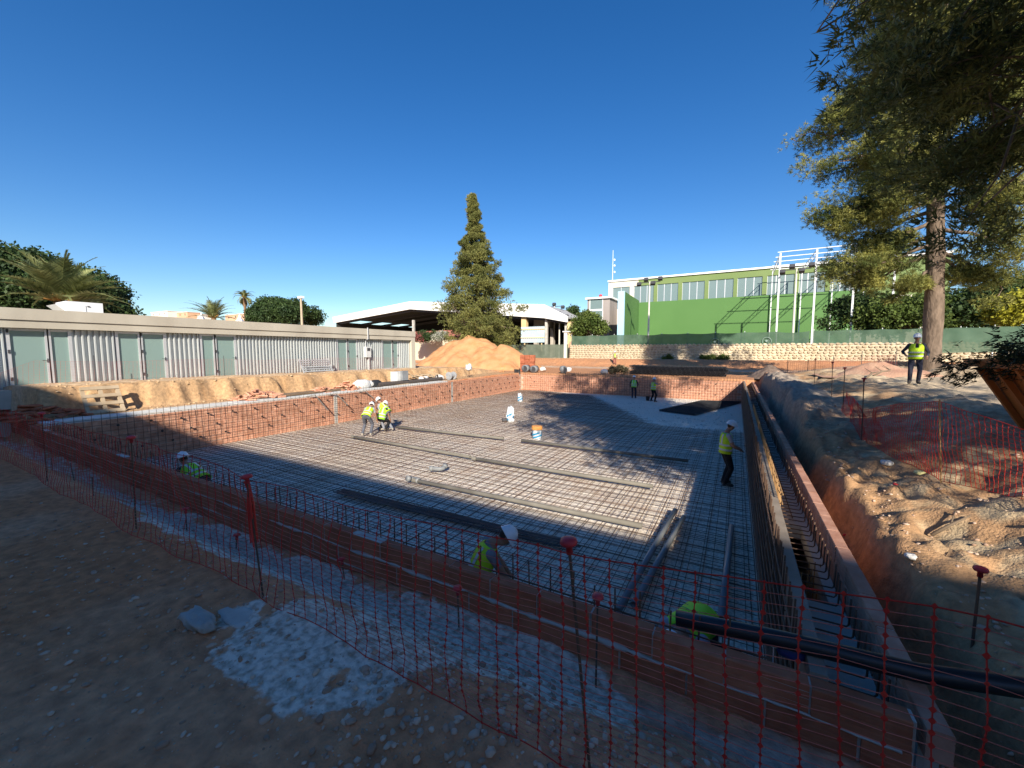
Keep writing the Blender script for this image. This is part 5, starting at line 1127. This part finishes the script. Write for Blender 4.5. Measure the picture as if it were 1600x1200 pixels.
def person(label,loc,rz,lean=0.,hip=.90,feet=((-.13,0,0),(.13,.05,0)),hands=((-.24,.15,.85),(.24,.15,.85)),headp=0.,heady=0.,pants='navy',shirt='tee',vest=vestm,bare=True,side=0.,hipy=0.,boots=bootm,vneck=True,dy_knee=1.,group='workers in hi-vis vests',bands=True):
    u=Vector((math.sin(side),math.sin(lean)*math.cos(side),math.cos(lean)*math.cos(side))); fwd=Vector((0,math.cos(lean),-math.sin(lean))); rx=u.cross(fwd)*-1; rx=Vector((1,0,0)) if rx.length<.1 else fwd.cross(u).normalized()
    P=Vector((0,hipy,hip)); mid=P+u*.17; ch=P+u*.36; nb=P+u*.49; hd=u.lerp(Vector((0,.15,1)),.35).normalized(); Rh=Matrix.Rotation(-headp,3,rx)@Matrix.Rotation(heady,3,hd); hdir=Rh@hd; nt_=nb+hdir*.085; hc=nt_+hdir*.115+ (Rh@fwd)*.015
    vs=[P,mid,ch,nb,nt_]; rr=[(.155,.115),(.145,.108),(.165,.115),(.085,.075),(.055,.055)]; ed=[(0,1),(1,2),(2,3),(3,4)]; bones=[]  # (a,b,material function)
    pm=cloth[pants]; sm=cloth[shirt]
    def addv(p,r): vs.append(Vector(p)); rr.append(r if isinstance(r,tuple) else (r,r)); return len(vs)-1
    bones=[(P,mid,'shirt'),(mid,ch,'shirt'),(ch,nb,'shirt'),(nb,nt_,'skin'),(nt_,hc,'skin')]
    for s,ft,hnd in ((-1,feet[0],hands[0]),(1,feet[1],hands[1])):
        hj=P+rx*s*.095-Vector((0,0,.04)); an=Vector((ft[0],ft[1],ft[2]+.085)); kn,an=ik(hj,an,.43,.43,(s*.12,dy_knee,.1)); toe=an+Vector((s*.03,.17,-.045)); heel=an+Vector((0,-.03,-.045))
        a=addv(hj,.092); b=addv(kn,.068); c=addv(an,.056); d=addv(toe,(.045,.035)); e=addv(hj.lerp(kn,.5),.086); f=addv(kn.lerp(an,.4),.066); g=addv(heel,.042)
        ed.extend([(0,a),(a,e),(e,b),(b,f),(f,c),(c,d),(c,g)]); bones+=[(P,hj,'pants'),(hj,kn,'pants'),(kn,an,'pants'),(an+Vector((0,0,-.02)),toe,'boot'),(an+Vector((0,0,-.02)),heel,'boot')]
        sj=P+u*.435+rx*s*.175; el,wr=ik(sj,hnd,.285,.255,rx*s*.6-fwd*.7-Vector((0,0,.35))); hdn=(wr-el).normalized()
        a=addv(sj,.070); b=addv(el,.045); c=addv(wr,.030); d=addv(sj.lerp(el,.5),.055); e=addv(el.lerp(wr,.35),.044); pl=addv(wr+hdn*.07,(.036,.022)); ed.extend([(2,a),(a,d),(d,b),(b,e),(e,c),(c,pl)])
        bones+=[(ch,sj,'shirt'),(sj,sj.lerp(el,.62),'shirt'),(sj.lerp(el,.62),el,'skin' if bare else 'shirt'),(el,wr,'skin' if bare else 'shirt'),(wr,wr+hdn*.18,'skin')]
        sdv=hdn.cross(Vector((0,0,1))); sdv=sdv.normalized() if sdv.length>.05 else rx; nv=sdv.cross(hdn)
        for k,(o_,l_) in enumerate(((-.027,.062),(-.009,.074),(.009,.07),(.026,.055))):
            q=wr+hdn*.085+sdv*o_; f1=addv(q,.0095); f2=addv(q+hdn*l_*.55-nv*.006,.0088); f3=addv(q+hdn*l_-nv*.024,.0075); ed.extend([(pl,f1),(f1,f2),(f2,f3)])
        q=wr+hdn*.035-sdv*s*.034; f1=addv(q,.0105); f2=addv(q+hdn*.035-sdv*s*.022-nv*.008,.0095); ed.extend([(c,f1),(f1,f2)])
    # one closed surface: tapered limbs and a shaped trunk, fused by a voxel remesh
    bmb=MB()
    def frus(a,b,ra,rb,n=10):
        d=b-a
        if d.length<1e-5: return
        e=d.normalized(); pts=[a-e*ra*.98,a-e*ra*.7,a,b,b+e*rb*.7,b+e*rb*.98]; bmb.tube(pts,[ra*.2,ra*.72,ra,rb,rb*.72,rb*.2],n)
    avg=lambda q:(q[0]+q[1])/2
    for i,j in ed:
        if (i,j) in ((0,1),(1,2),(2,3)): continue
        ra,rb=avg(rr[i]),avg(rr[j])
        if i==0: ra=.09
        if i==2: ra=.085
        frus(vs[i],vs[j],ra,rb)
    tv=[];TN=20
    for h_,a_,b_ in ((-.10,.10,.08),(-.08,.145,.112),(.0,.165,.125),(.10,.158,.118),(.20,.160,.118),(.32,.172,.122),(.40,.165,.108),(.455,.12,.085),(.49,.07,.06)):
        tv+=[P+u*h_+rx*math.cos(2*math.pi*j/TN)*a_+fwd*math.sin(2*math.pi*j/TN)*b_ for j in range(TN)]
    tn=9; bmb.add(tv,[(i*TN+j,i*TN+(j+1)%TN,(i+1)*TN+(j+1)%TN,(i+1)*TN+j) for i in range(tn-1) for j in range(TN)]+[tuple(reversed(range(TN))),tuple(range((tn-1)*TN,tn*TN))])
    body=bmb.mesh('bd',skinm)
    bm=bmesh.new(); bm.from_mesh(body); bmesh.ops.recalc_face_normals(bm,faces=bm.faces); bm.to_mesh(body); bm.free()
    # head: skull, jaw, nose, ears, brow
    bm=bmesh.new(); bm.from_mesh(body); F3=Rh@fwd; X3=F3.cross(hdir).normalized(); F3=hdir.cross(X3).normalized()
    def ball(c,rx_,ry_,rz_):
        r=bmesh.ops.create_uvsphere(bm,u_segments=16,v_segments=12,radius=1)
        for v in r['verts']: v.co=c+X3*v.co.x*rx_+F3*v.co.y*ry_+hdir*v.co.z*rz_
    ball(hc+hdir*.02,.076,.095,.098); ball(hc+F3*.025-hdir*.045,.058,.065,.075); ball(hc+F3*.095-hdir*.02,.013,.022,.026); ball(hc+F3*.075+hdir*.02,.055,.022,.012); ball(hc+F3*.078-hdir*.066,.026,.012,.012)
    for s in (-1,1): ball(hc+X3*s*.078-F3*.01-hdir*.01,.012,.022,.034)
    mm=bpy.data.meshes.new('b'); bm.to_mesh(mm); bm.free(); o=bpy.data.objects.new('b',mm); COL.objects.link(o); r=o.modifiers.new('r','REMESH'); r.mode='VOXEL'; r.voxel_size=.0125
    sm_=o.modifiers.new('sm','SMOOTH'); sm_.factor=.5; sm_.iterations=3
    body=evalmesh(o); bpy.data.objects.remove(o); body.name='body'
    body.materials.clear()
    mats=[skinm,sm,pm,boots,hairm,eyem,lipm]
    for q in mats: body.materials.append(q)
    n=len(body.polygons); cen=np.empty(n*3,np.float32); body.polygons.foreach_get('center',cen); cen=cen.reshape(-1,3)
    best=np.full(n,1e9); idx=np.zeros(n,np.int32); mi={'skin':0,'shirt':1,'pants':2,'boot':3}
    for a,b,k in bones:
        a=np.array(a);b=np.array(b);d=b-a; t=np.clip(((cen-a)@d)/(d@d+1e-9),0,1); dist=np.linalg.norm(cen-(a+t[:,None]*d),axis=1); q=dist<best; best[q]=dist[q]; idx[q]=mi[k]
    up=(cen-np.array(P))@np.array(u); tors=(idx==1)&(up<.03)&(np.linalg.norm(cen-np.array(P),axis=1)<.3); idx[tors]=2
    loc_=cen-np.array(hc); hx=loc_@np.array(X3); hy=loc_@np.array(F3); hz=loc_@np.array(hdir); near=np.linalg.norm(loc_,axis=1)<.17
    idx[near&(hz>-.05)&(hy<.02)&(np.abs(hx)<.083)&((hz>.02)|(hy<-.03))]=4
    for s in (-1,1): idx[near&(np.hypot(hx-s*.03,hz-.0)<.012)&(hy>.06)]=5
    idx[near&(np.abs(hx)<.026)&(np.abs(hz+.066)<.008)&(hy>.07)]=6
    body.polygons.foreach_set('material_index',idx); body.polygons.foreach_set('use_smooth',np.ones(n,bool))
    t=thing('person',label,'person',loc,rz,group=group); link('body',body,t,True)
    # vest: loft round the spine
    secs=[(-.06,.195,.150),(.05,.190,.148),(.15,.185,.143),(.25,.19,.145),(.34,.198,.142),(.41,.196,.128),(.455,.165,.105),(.485,.115,.088)]
    N=28
    def ring(h,a,b,gap=0): return [P+u*h+rx*math.cos(q)*a+fwd*(math.sin(q)*b) for q in [2*math.pi*j/N for j in range(N)]]
    def loft(secs,m,nm,par):
        mb=MB(); vv=[]
        for s in secs: vv+=ring(*s)
        fs=[]
        for i in range(len(secs)-1):
            for j in range(N):
                q=2*math.pi*(j+.5)/N
                if nm=='vest' and vneck and math.sin(q)>.5 and abs(math.cos(q))<(.04+.9*max(0,secs[i][0]-.20)): continue
                fs.append((i*N+j,i*N+(j+1)%N,(i+1)*N+(j+1)%N,(i+1)*N+j))
        mb.add(vv,fs); ob=mb.build(nm,m,par,True,True); md=ob.modifiers.new('s','SOLIDIFY'); md.thickness=.006; md.offset=1; return ob
    if vest is not None:
        v_=loft(secs,vest,'vest',t)
        for h in ((.02,.15) if bands else ()): loft([(h,.200,.156),(h+.05,.197,.154)],bandm,'reflective_band',v_)
        for s in ((-1,1) if bands else ()):
            mb=MB(); vv=[]
            for hh,bb in ((.2,.15),(.34,.147),(.41,.133),(.458,.110)):
                for w_ in (.07,.115): vv.append(P+u*hh+rx*s*w_-fwd*(bb*math.sqrt(max(.05,1-(w_/.2)**2))+.010))
            mb.add(vv,[(2*i,2*i+1,2*i+3,2*i+2) for i in range(3)]); mb.build('reflective_band',bandm,v_,False,True)
    # hard hat
    Mh=Matrix((X3,F3,hdir)).transposed().to_4x4(); Mh.translation=hc+hdir*.035
    mb=MB(); prof=[(.132,-.012),(.128,.0),(.118,.012),(.113,.05),(.098,.09),(.066,.118),(.024,.130),(.004,.131)]
    mb.lathe(prof,(0,0,0),22,.92,1.12); mb.v=[tuple(Mh@Vector((x,y+(.045*max(0,y/.13)**3 if z<.006 else 0),z))) for x,y,z in mb.v]; hh=mb.build('hard_hat',hatm,t,True,True)
    mb=MB(); mb.v=[]; rid=[Mh@Vector((0,-.11+.22*k/8,.052+.082*math.sin(math.pi*(.12+.76*k/8)))) for k in range(9)]; mb.tube(rid,.014,6); mb.build('ridge',hatm,hh,True,True)
    return t,P,u,fwd,rx
def onfloor(px,py): p=PZ(px,py,FLOOR+.08); return (p.x,p.y,p.z)
FW=math.pi*0
D2R=math.degrees
# standing on the rebar, facing right
person('worker in white hard hat and grey tee standing at the right of the pool floor',onfloor(1131,757),R(-70),.03,.94,((-.12,.02,0),(.13,-.02,0)),((-.10,.30,1.03),(.12,.32,1.0)),headp=.35,heady=.1,pants='black',shirt='tee')
# three bent over by the left wall
person('bent worker seen from behind, left of the group by the left wall',onfloor(573,680),R(25),.95,.84,((-.17,-.03,0),(.17,.03,0)),((-.2,.45,.55),(.25,.55,.5)),headp=.3,pants='slate',shirt='tee',boots=dusty)
person('crouching worker between two others by the left wall',tuple(Vector(onfloor(589,675))+Vector((0,.25,0))),R(10),.45,.58,((-.15,.1,0),(.15,.1,0)),((-.2,.45,.35),(.2,.45,.35)),headp=.2,pants='black',shirt='black',vest=vestg)
person('bent worker facing left, right of the group by the left wall',onfloor(606,672),R(95),.80,.86,((-.12,.1,0),(.12,-.15,0)),((-.18,.5,.55),(.2,.55,.6)),headp=.1,pants='grey',shirt='tee',boots=dusty)
# two at the far wall
person('worker with his back turned at the far wall, left one of the pair',(*onfloor(990,621)[:2],FLOOR+.01),R(5),.04,.94,((-.1,0,0),(.12,.1,0)),((-.25,.05,.9),(.27,.18,.95)),pants='navy',shirt='navy',vest=vestg,bare=False)
person('worker pointing to the right at the far wall, right one of the pair',(*onfloor(1020,626)[:2],FLOOR+.01),R(-40),.08,.92,((-.2,0,0),(.2,.0,0)),((-.22,.15,1.0),(.12,.52,1.30)),pants='black',shirt='grey')
c=PY(1012,626,30.5); t=thing('tool_bucket','small black bucket standing beside the pointing worker','bucket',(c.x,30.5,FLOOR)); mb=MB(); mb.lathe([(.12,0),(.16,.32),(.15,.32),(.11,.02)],(c.x,30.5,FLOOR+.01),14); mb.build('pail',blackp,t); mb=MB(); mb.tube([(c.x+.16*math.cos(a),30.5,FLOOR+.33+.14*math.sin(a)) for a in np.linspace(0,math.pi,9)],.008,5); mb.build('handle',dk,t)
# near the front wall
person('worker with bowed white hard hat standing behind the front wall in the middle',(-2.80,4.0,FLOOR+.06),R(-48),.44,.72,((-.14,.02,0),(.14,.1,0)),((-.2,.5,.62),(.2,.5,.6)),headp=.75,pants='navy',shirt='grey')
person('worker bending low behind the front wall at the left',(-10.25,4.1,FLOOR+.06),R(100),1.05,.80,((-.16,0,0),(.16,.05,0)),((-.2,.55,.5),(.2,.6,.5)),headp=-.25,pants='navy',shirt='navy',vest=vestg,vneck=False)
w3=person('worker doubled over with printed green back behind the front wall at the right',(-.22,4.35,FLOOR+.06),R(165),1.38,.86,((-.18,.05,0),(.18,0,0)),((-.15,.45,.3),(.2,.45,.3)),headp=.5,pants='navy',shirt='tee',vest=vestg,vneck=False,bands=False)
# printed marks on his back: a ring-shaped emblem and rows of short strokes
t,P,u,fwd,rx=w3; pr=mat('print_teal',(.015,.10,.12),(.02,.13,.15)); v_=[c for c in t.children if c.name.startswith('vest')][0]
def onback(a,b): bb=.146*math.sqrt(max(.02,1-(a/.2)**2)); return P+u*b+rx*a-fwd*(bb+.018)
mb=MB()
mb.tube([onback(-.06+.055*math.cos(q),.30+.035*math.sin(q)) for q in np.linspace(.6,6.0,18)],[.004+.006*abs(math.sin(q/2)) for q in np.linspace(.6,6.,18)],5); mb.build('emblem',pr,v_,False,True)
mb=MB()
for k in range(9): a=.02+.014*k; mb.tube([onback(a,.26-.01*k),onback(a+.002,.285-.01*k)],.0025,4); 
for k in range(5): a=.09+.014*k; mb.tube([onback(a,.10-.006*k),onback(a+.002,.13-.006*k)],.0025,4)
mb.build('lettering',pr,v_,False,True)
# by the big pine, facing the camera
b=HIT(1427,601); person('worker in dark overalls facing the camera beside the big pine',b,R(170),.0,.94,((-.11,0,0),(.11,.05,0)),((-.26,.20,.98),(.30,.22,1.05)),pants='navy',shirt='navy',bare=False)
p=PY(961,570,52.); person('distant worker in yellow vest at the red cut below the stone wall',(p.x,52.,tz(p.x,52.)),R(160),.1,.94,pants='khaki',shirt='tee')
# ================================================================ safety nets and stakes
netm=mat('net_red',(.66,.04,.03),(.78,.075,.05),scale=3,rough=.55,spec=.3,trans=.25)
netp=mat('net_pink',(.50,.13,.10),(.60,.20,.16),scale=3,rough=.6,trans=.25)
def net(label,bot,top,m,cw=.125,ch=.036,rv=.0030,rh=.0019,knot=.0125,billow=.05,seed=1,sagx=.0,mh=None):
    """bot/top: polylines (same length) of 3D points; strands follow the surface between them"""
    rg=np.random.default_rng(seed); bot=np.array([tuple(p) for p in bot]); top=np.array([tuple(p) for p in top])
    sl=np.concatenate([[0],np.cumsum(np.linalg.norm(np.diff(bot[:,:2],axis=0),axis=1))]); L=sl[-1]; n=int(L/cw)+1; u=np.linspace(0,L,n)
    B_=np.stack([np.interp(u,sl,bot[:,k]) for k in range(3)],1); T_=np.stack([np.interp(u,sl,top[:,k]) for k in range(3)],1)
    H=np.linalg.norm(T_-B_,axis=1).mean(); r=max(3,int(round(H/ch))+1); w=np.linspace(0,1,r)
    d=np.gradient(B_[:,:2],axis=0); d/=np.linalg.norm(d,axis=1,keepdims=True)+1e-9; nr=np.stack([-d[:,1],d[:,0],0*d[:,0]],1)
    P=B_[:,None]*(1-w[None,:,None])+T_[:,None]*w[None,:,None]
    bl=(fbm(u[:,None]*1.1+w[None]*.8,w[None]*2.1+u[:,None]*0,3,seed)*billow*2.4+fbm(u[:,None]*3.1,w[None]*4.1,3,seed+5)*billow*.8)
    P=P+nr[:,None]*bl[...,None]; P[...,0]+=fbm(u[:,None]*2.3,w[None]*2.7,3,seed+9)*.05; P[...,2]+=fbm(u[:,None]*1.9,w[None]*1.5,3,seed+11)*.045*np.sin(w*math.pi)[None]
    t=thing('safety_net',label,'safety net',tuple(B_[n//2]))
    def strands(Q,rad):
        # Q (s,k,3): s strands of k points -> triangular tubes
        s,k,_=Q.shape; tg=np.gradient(Q,axis=1); tg/=np.linalg.norm(tg,axis=2,keepdims=True)+1e-9; x=np.cross(tg,np.array([.31,.8,.52])); x/=np.linalg.norm(x,axis=2,keepdims=True)+1e-9; y=np.cross(tg,x)
        V=np.stack([Q+(x*math.cos(a)+y*math.sin(a))*rad for a in (0,2.094,4.189)],2).reshape(-1,3)
        b=(np.arange(s)[:,None]*k+np.arange(k-1)[None]).ravel()*3; F=np.concatenate([np.stack([b+j,b+(j+1)%3,b+3+(j+1)%3,b+3+j],1) for j in range(3)]); return V,F
    v1,f1=strands(P,rv); v2,f2=strands(P.transpose(1,0,2),rh); v3,f3=strands(P[:,[0,-1]].transpose(1,0,2),rv*1.3)
    V=np.concatenate([v1,v3]); F=np.concatenate([f1,f3+len(v1)])
    link('strands',npmesh('strands',V,F,m),t); link('cross_strands',npmesh('cross_strands',v2,f2,mh or m),t)
    if knot:
        K=P.reshape(-1,3); nn_=np.repeat(nr,r,0); dd=np.stack([-nn_[:,1],nn_[:,0],0*nn_[:,0]],1)*-1; z=np.array([0,0,1.]); sc=rg.uniform(.7,1.25,(len(K),1))*knot
        V=np.stack([K+dd*sc*.85,K+z*sc,K-dd*sc*.85,K-z*sc,K+nn_*.004,K-nn_*.004],1).reshape(-1,3); b=np.arange(len(K))*6
        F=np.concatenate([np.stack([b+a,b+(a+1)%4,b+e],1) for a in range(4) for e in (4,5)]); o=link('knots',npmesh('knots',V,F,m),t); o['kind']='stuff'
    return t
capm=MB(); capm.lathe([(.010,-.045),(.017,-.045),(.017,.0),(.040,.004),(.046,.016),(.040,.034),(.018,.042)],(0,0,0),12); capme=capm.mesh('cap',redcap,True)
def stake(label,base,top,cap=True,r=.008,group=None,m=None,name='rebar_stake'):
    base=Vector(base); top=Vector(top); t=thing(name,label,'stake',base,group=group); mb=MB(); d=(top-base).normalized(); n=9; mb.tube([base-d*.12+(top-base+d*.12)*i/n for i in range(n+1)],r,7); mb.build('rod',m or rustm,t)
    if cap: o=link('cap',capme,t,True); o.location=top-base; o.rotation_euler=d.to_track_quat('Z','Y').to_euler()
    return t
gs='capped stakes holding the front net'
NY=1.85
def nearstake(label,xb,yb,xt,yt):
    b=PY(xb,yb,NY); b.z=tz(b.x,b.y); tt=PY(xt,yt,NY); return stake(label,b,tt,group=gs)
nearstake('tall rebar stake with a red cap nearest the camera',922,1215,889,852)
nearstake('rebar stake tangled in red net with a red cap, left of the spill',412,945,386,748)
nearstake('thin rebar stake in the front net at the far left end',74,752,65,648)
nearstake('rebar stake with red cap, second from the left end of the front net',213,827,205,686)
# front net, following its drooping top line and the foot on the ground
tops=[(-60,628),(65,652),(205,690),(300,712),(386,750),(470,772),(560,797),(650,813),(760,834),(832,846),(889,862),(937,872),(1060,888),(1188,908),(1293,926),(1430,948),(1515,961),(1640,990)]
T_=[];B_=[]
for x,y in tops:
    p=PY(x,y,NY); T_.append(p); 
    zb=tz(p.x,NY-.05); B_.append(Vector((p.x+.02,NY-.04+.05*math.sin(p.x*1.3),zb+.02)))
net('red plastic safety net sagging across the foreground between rebar stakes',B_,T_,netm,seed=3,billow=.06,mh=mat('net_pale',(.66,.20,.16),(.78,.30,.24),scale=3,rough=.6,trans=.3))
# gathered red net tied round the second stake
p=PY(386,748,NY); q=PY(398,850,NY); t=thing('net_knot','bunched red net tied round the stake left of the spill','net',q); mb=MB()
for k in range(7):
    mb.tube([p+Vector((jit(.02),jit(.02),-.02)),p.lerp(q,.4)+Vector((jit(.035),jit(.03),0)),q+Vector((jit(.06),jit(.04),0))],[.006,.009,.005],5)
mb.build('bunch',netm,t)
# short pegs propping the front wall
gp_='short pegs along the foot of the front wall'
pegs=[(82,735,80,716,'leftmost short peg at the foot of the front wall',0),(116,751,110,724,'second short peg from the left at the front wall',0),(146,775,144,746,'third short peg from the left at the front wall',0),(292,828,290,797,'short red-capped peg left of the bunched net',1),(369,857,370,838,'low red-capped peg just left of the bunched net',1),(538,905,534,876,'short capped peg where the pale spill begins',1),(717,980,715,922,'short red-capped peg in the middle of the pale spill',1),(931,1075,934,936,'taller red-capped peg right of the nearest stake',1)]
for xb,yb,xt,yt,l,c in pegs:
    b=HIT(xb,yb); tt=PY(xt,yt,b.y+.03); stake(l,b,tt,bool(c),.008,gp_,None,'wall_peg')
# right-hand stakes and net
gr_='stakes on the right bank'
RS=[(1346,688,1350,593,'red-capped stake on the right bank where the net begins'),(1317,642,1320,576,'capped stake second along the right bank'),(1299,620,1301,567,'capped stake third along the right bank'),(1272,603,1274,562,'stake fourth along the right bank, farthest back'),(1470,755,1468,624,'pale stake carrying the right net, no cap'),(1519,1010,1532,893,'red-capped stake in the shade at the far right')]
SB=[]
for xb,yb,xt,yt,l in RS:
    b=HIT(xb,yb); 
    d=ray(xt,yt); s_=math.hypot(b.x,b.y)/math.hypot(d[0],d[1]); tt=Vector(d*s_)+Vector((0,0,CAMH)); SB.append((b,tt)); stake(l,b,tt,'no cap' not in l,.010,gr_,rust_sunlit if 'pale' in l else None)
def up_(px,py,ref): d=ray(px,py); s_=math.hypot(ref.x,ref.y)/math.hypot(d[0],d[1]); return Vector(d*s_)+Vector((0,0,CAMH))
b0=SB[0][0]; b1=SB[4][0]; b2=HIT(1600,783); b3=b2+(b2-b1)*1.2; bm=HIT(1408,722)
NB=[SB[1][0]+Vector((0,0,.02)),b0+Vector((0,0,.02)),bm+Vector((0,0,.02)),b1+Vector((0,0,.02)),b2+Vector((0,0,.02)),b3]
NT=[up_(1322,612,SB[1][0]),up_(1350,640,b0),up_(1408,630,bm),up_(1469,627,b1),up_(1600,672,b2),up_(1600,672,b2)+(b2-b1)*1.2]
net('red safety net slung between stakes on the right bank',NB,NT,netm,cw=.07,ch=.05,knot=0,rv=.0044,rh=.0034,seed=7,billow=.06)
# pink net in front of the metal building, and one before the far right cut
ys=np.arange(-2,24,2.); B_=[(-22.25,y,tz(-22.25,y)+.02) for y in ys]; T_=[(-22.25,y+.05,tz(-22.25,y)+.85+.04*math.sin(y*2)) for y in ys]
net('faded pink safety net along the foot of the metal building',B_,T_,netp,cw=.13,ch=.06,knot=0,rv=.0026,rh=.002,seed=9,billow=.03)
for i,y in enumerate(np.arange(1.,24,4.6)): stake(('first','second','third','fourth','fifth')[i]+' thin stake from the left before the metal building',(-22.22,y,tz(-22.22,y)),(-22.22,y,tz(-22.22,y)+1.05),False,.012,'stakes before the metal building',dk)
fr_=[PY(x,582,40.) for x in (1215,1290,1400)]; B_=[(p.x,p.y,tz(p.x,p.y)+.02) for p in fr_]; T_=[(x,y,z+1.05) for x,y,z in B_]
net('pink safety net before the red cut at the far right',B_,T_,netp,cw=.14,ch=.07,knot=0,rv=.007,rh=.005,seed=12,billow=.05)
for i,px in enumerate((1230,1262,1301,1345,1398)): p=PY(px,580,39.9); z=tz(p.x,39.9); stake(('first','second','third','fourth','fifth')[i]+' thin stake from the left in the far right net',(p.x,39.9,z),(p.x,39.9,z+1.35),False,.02,'stakes of the far right net',dk)
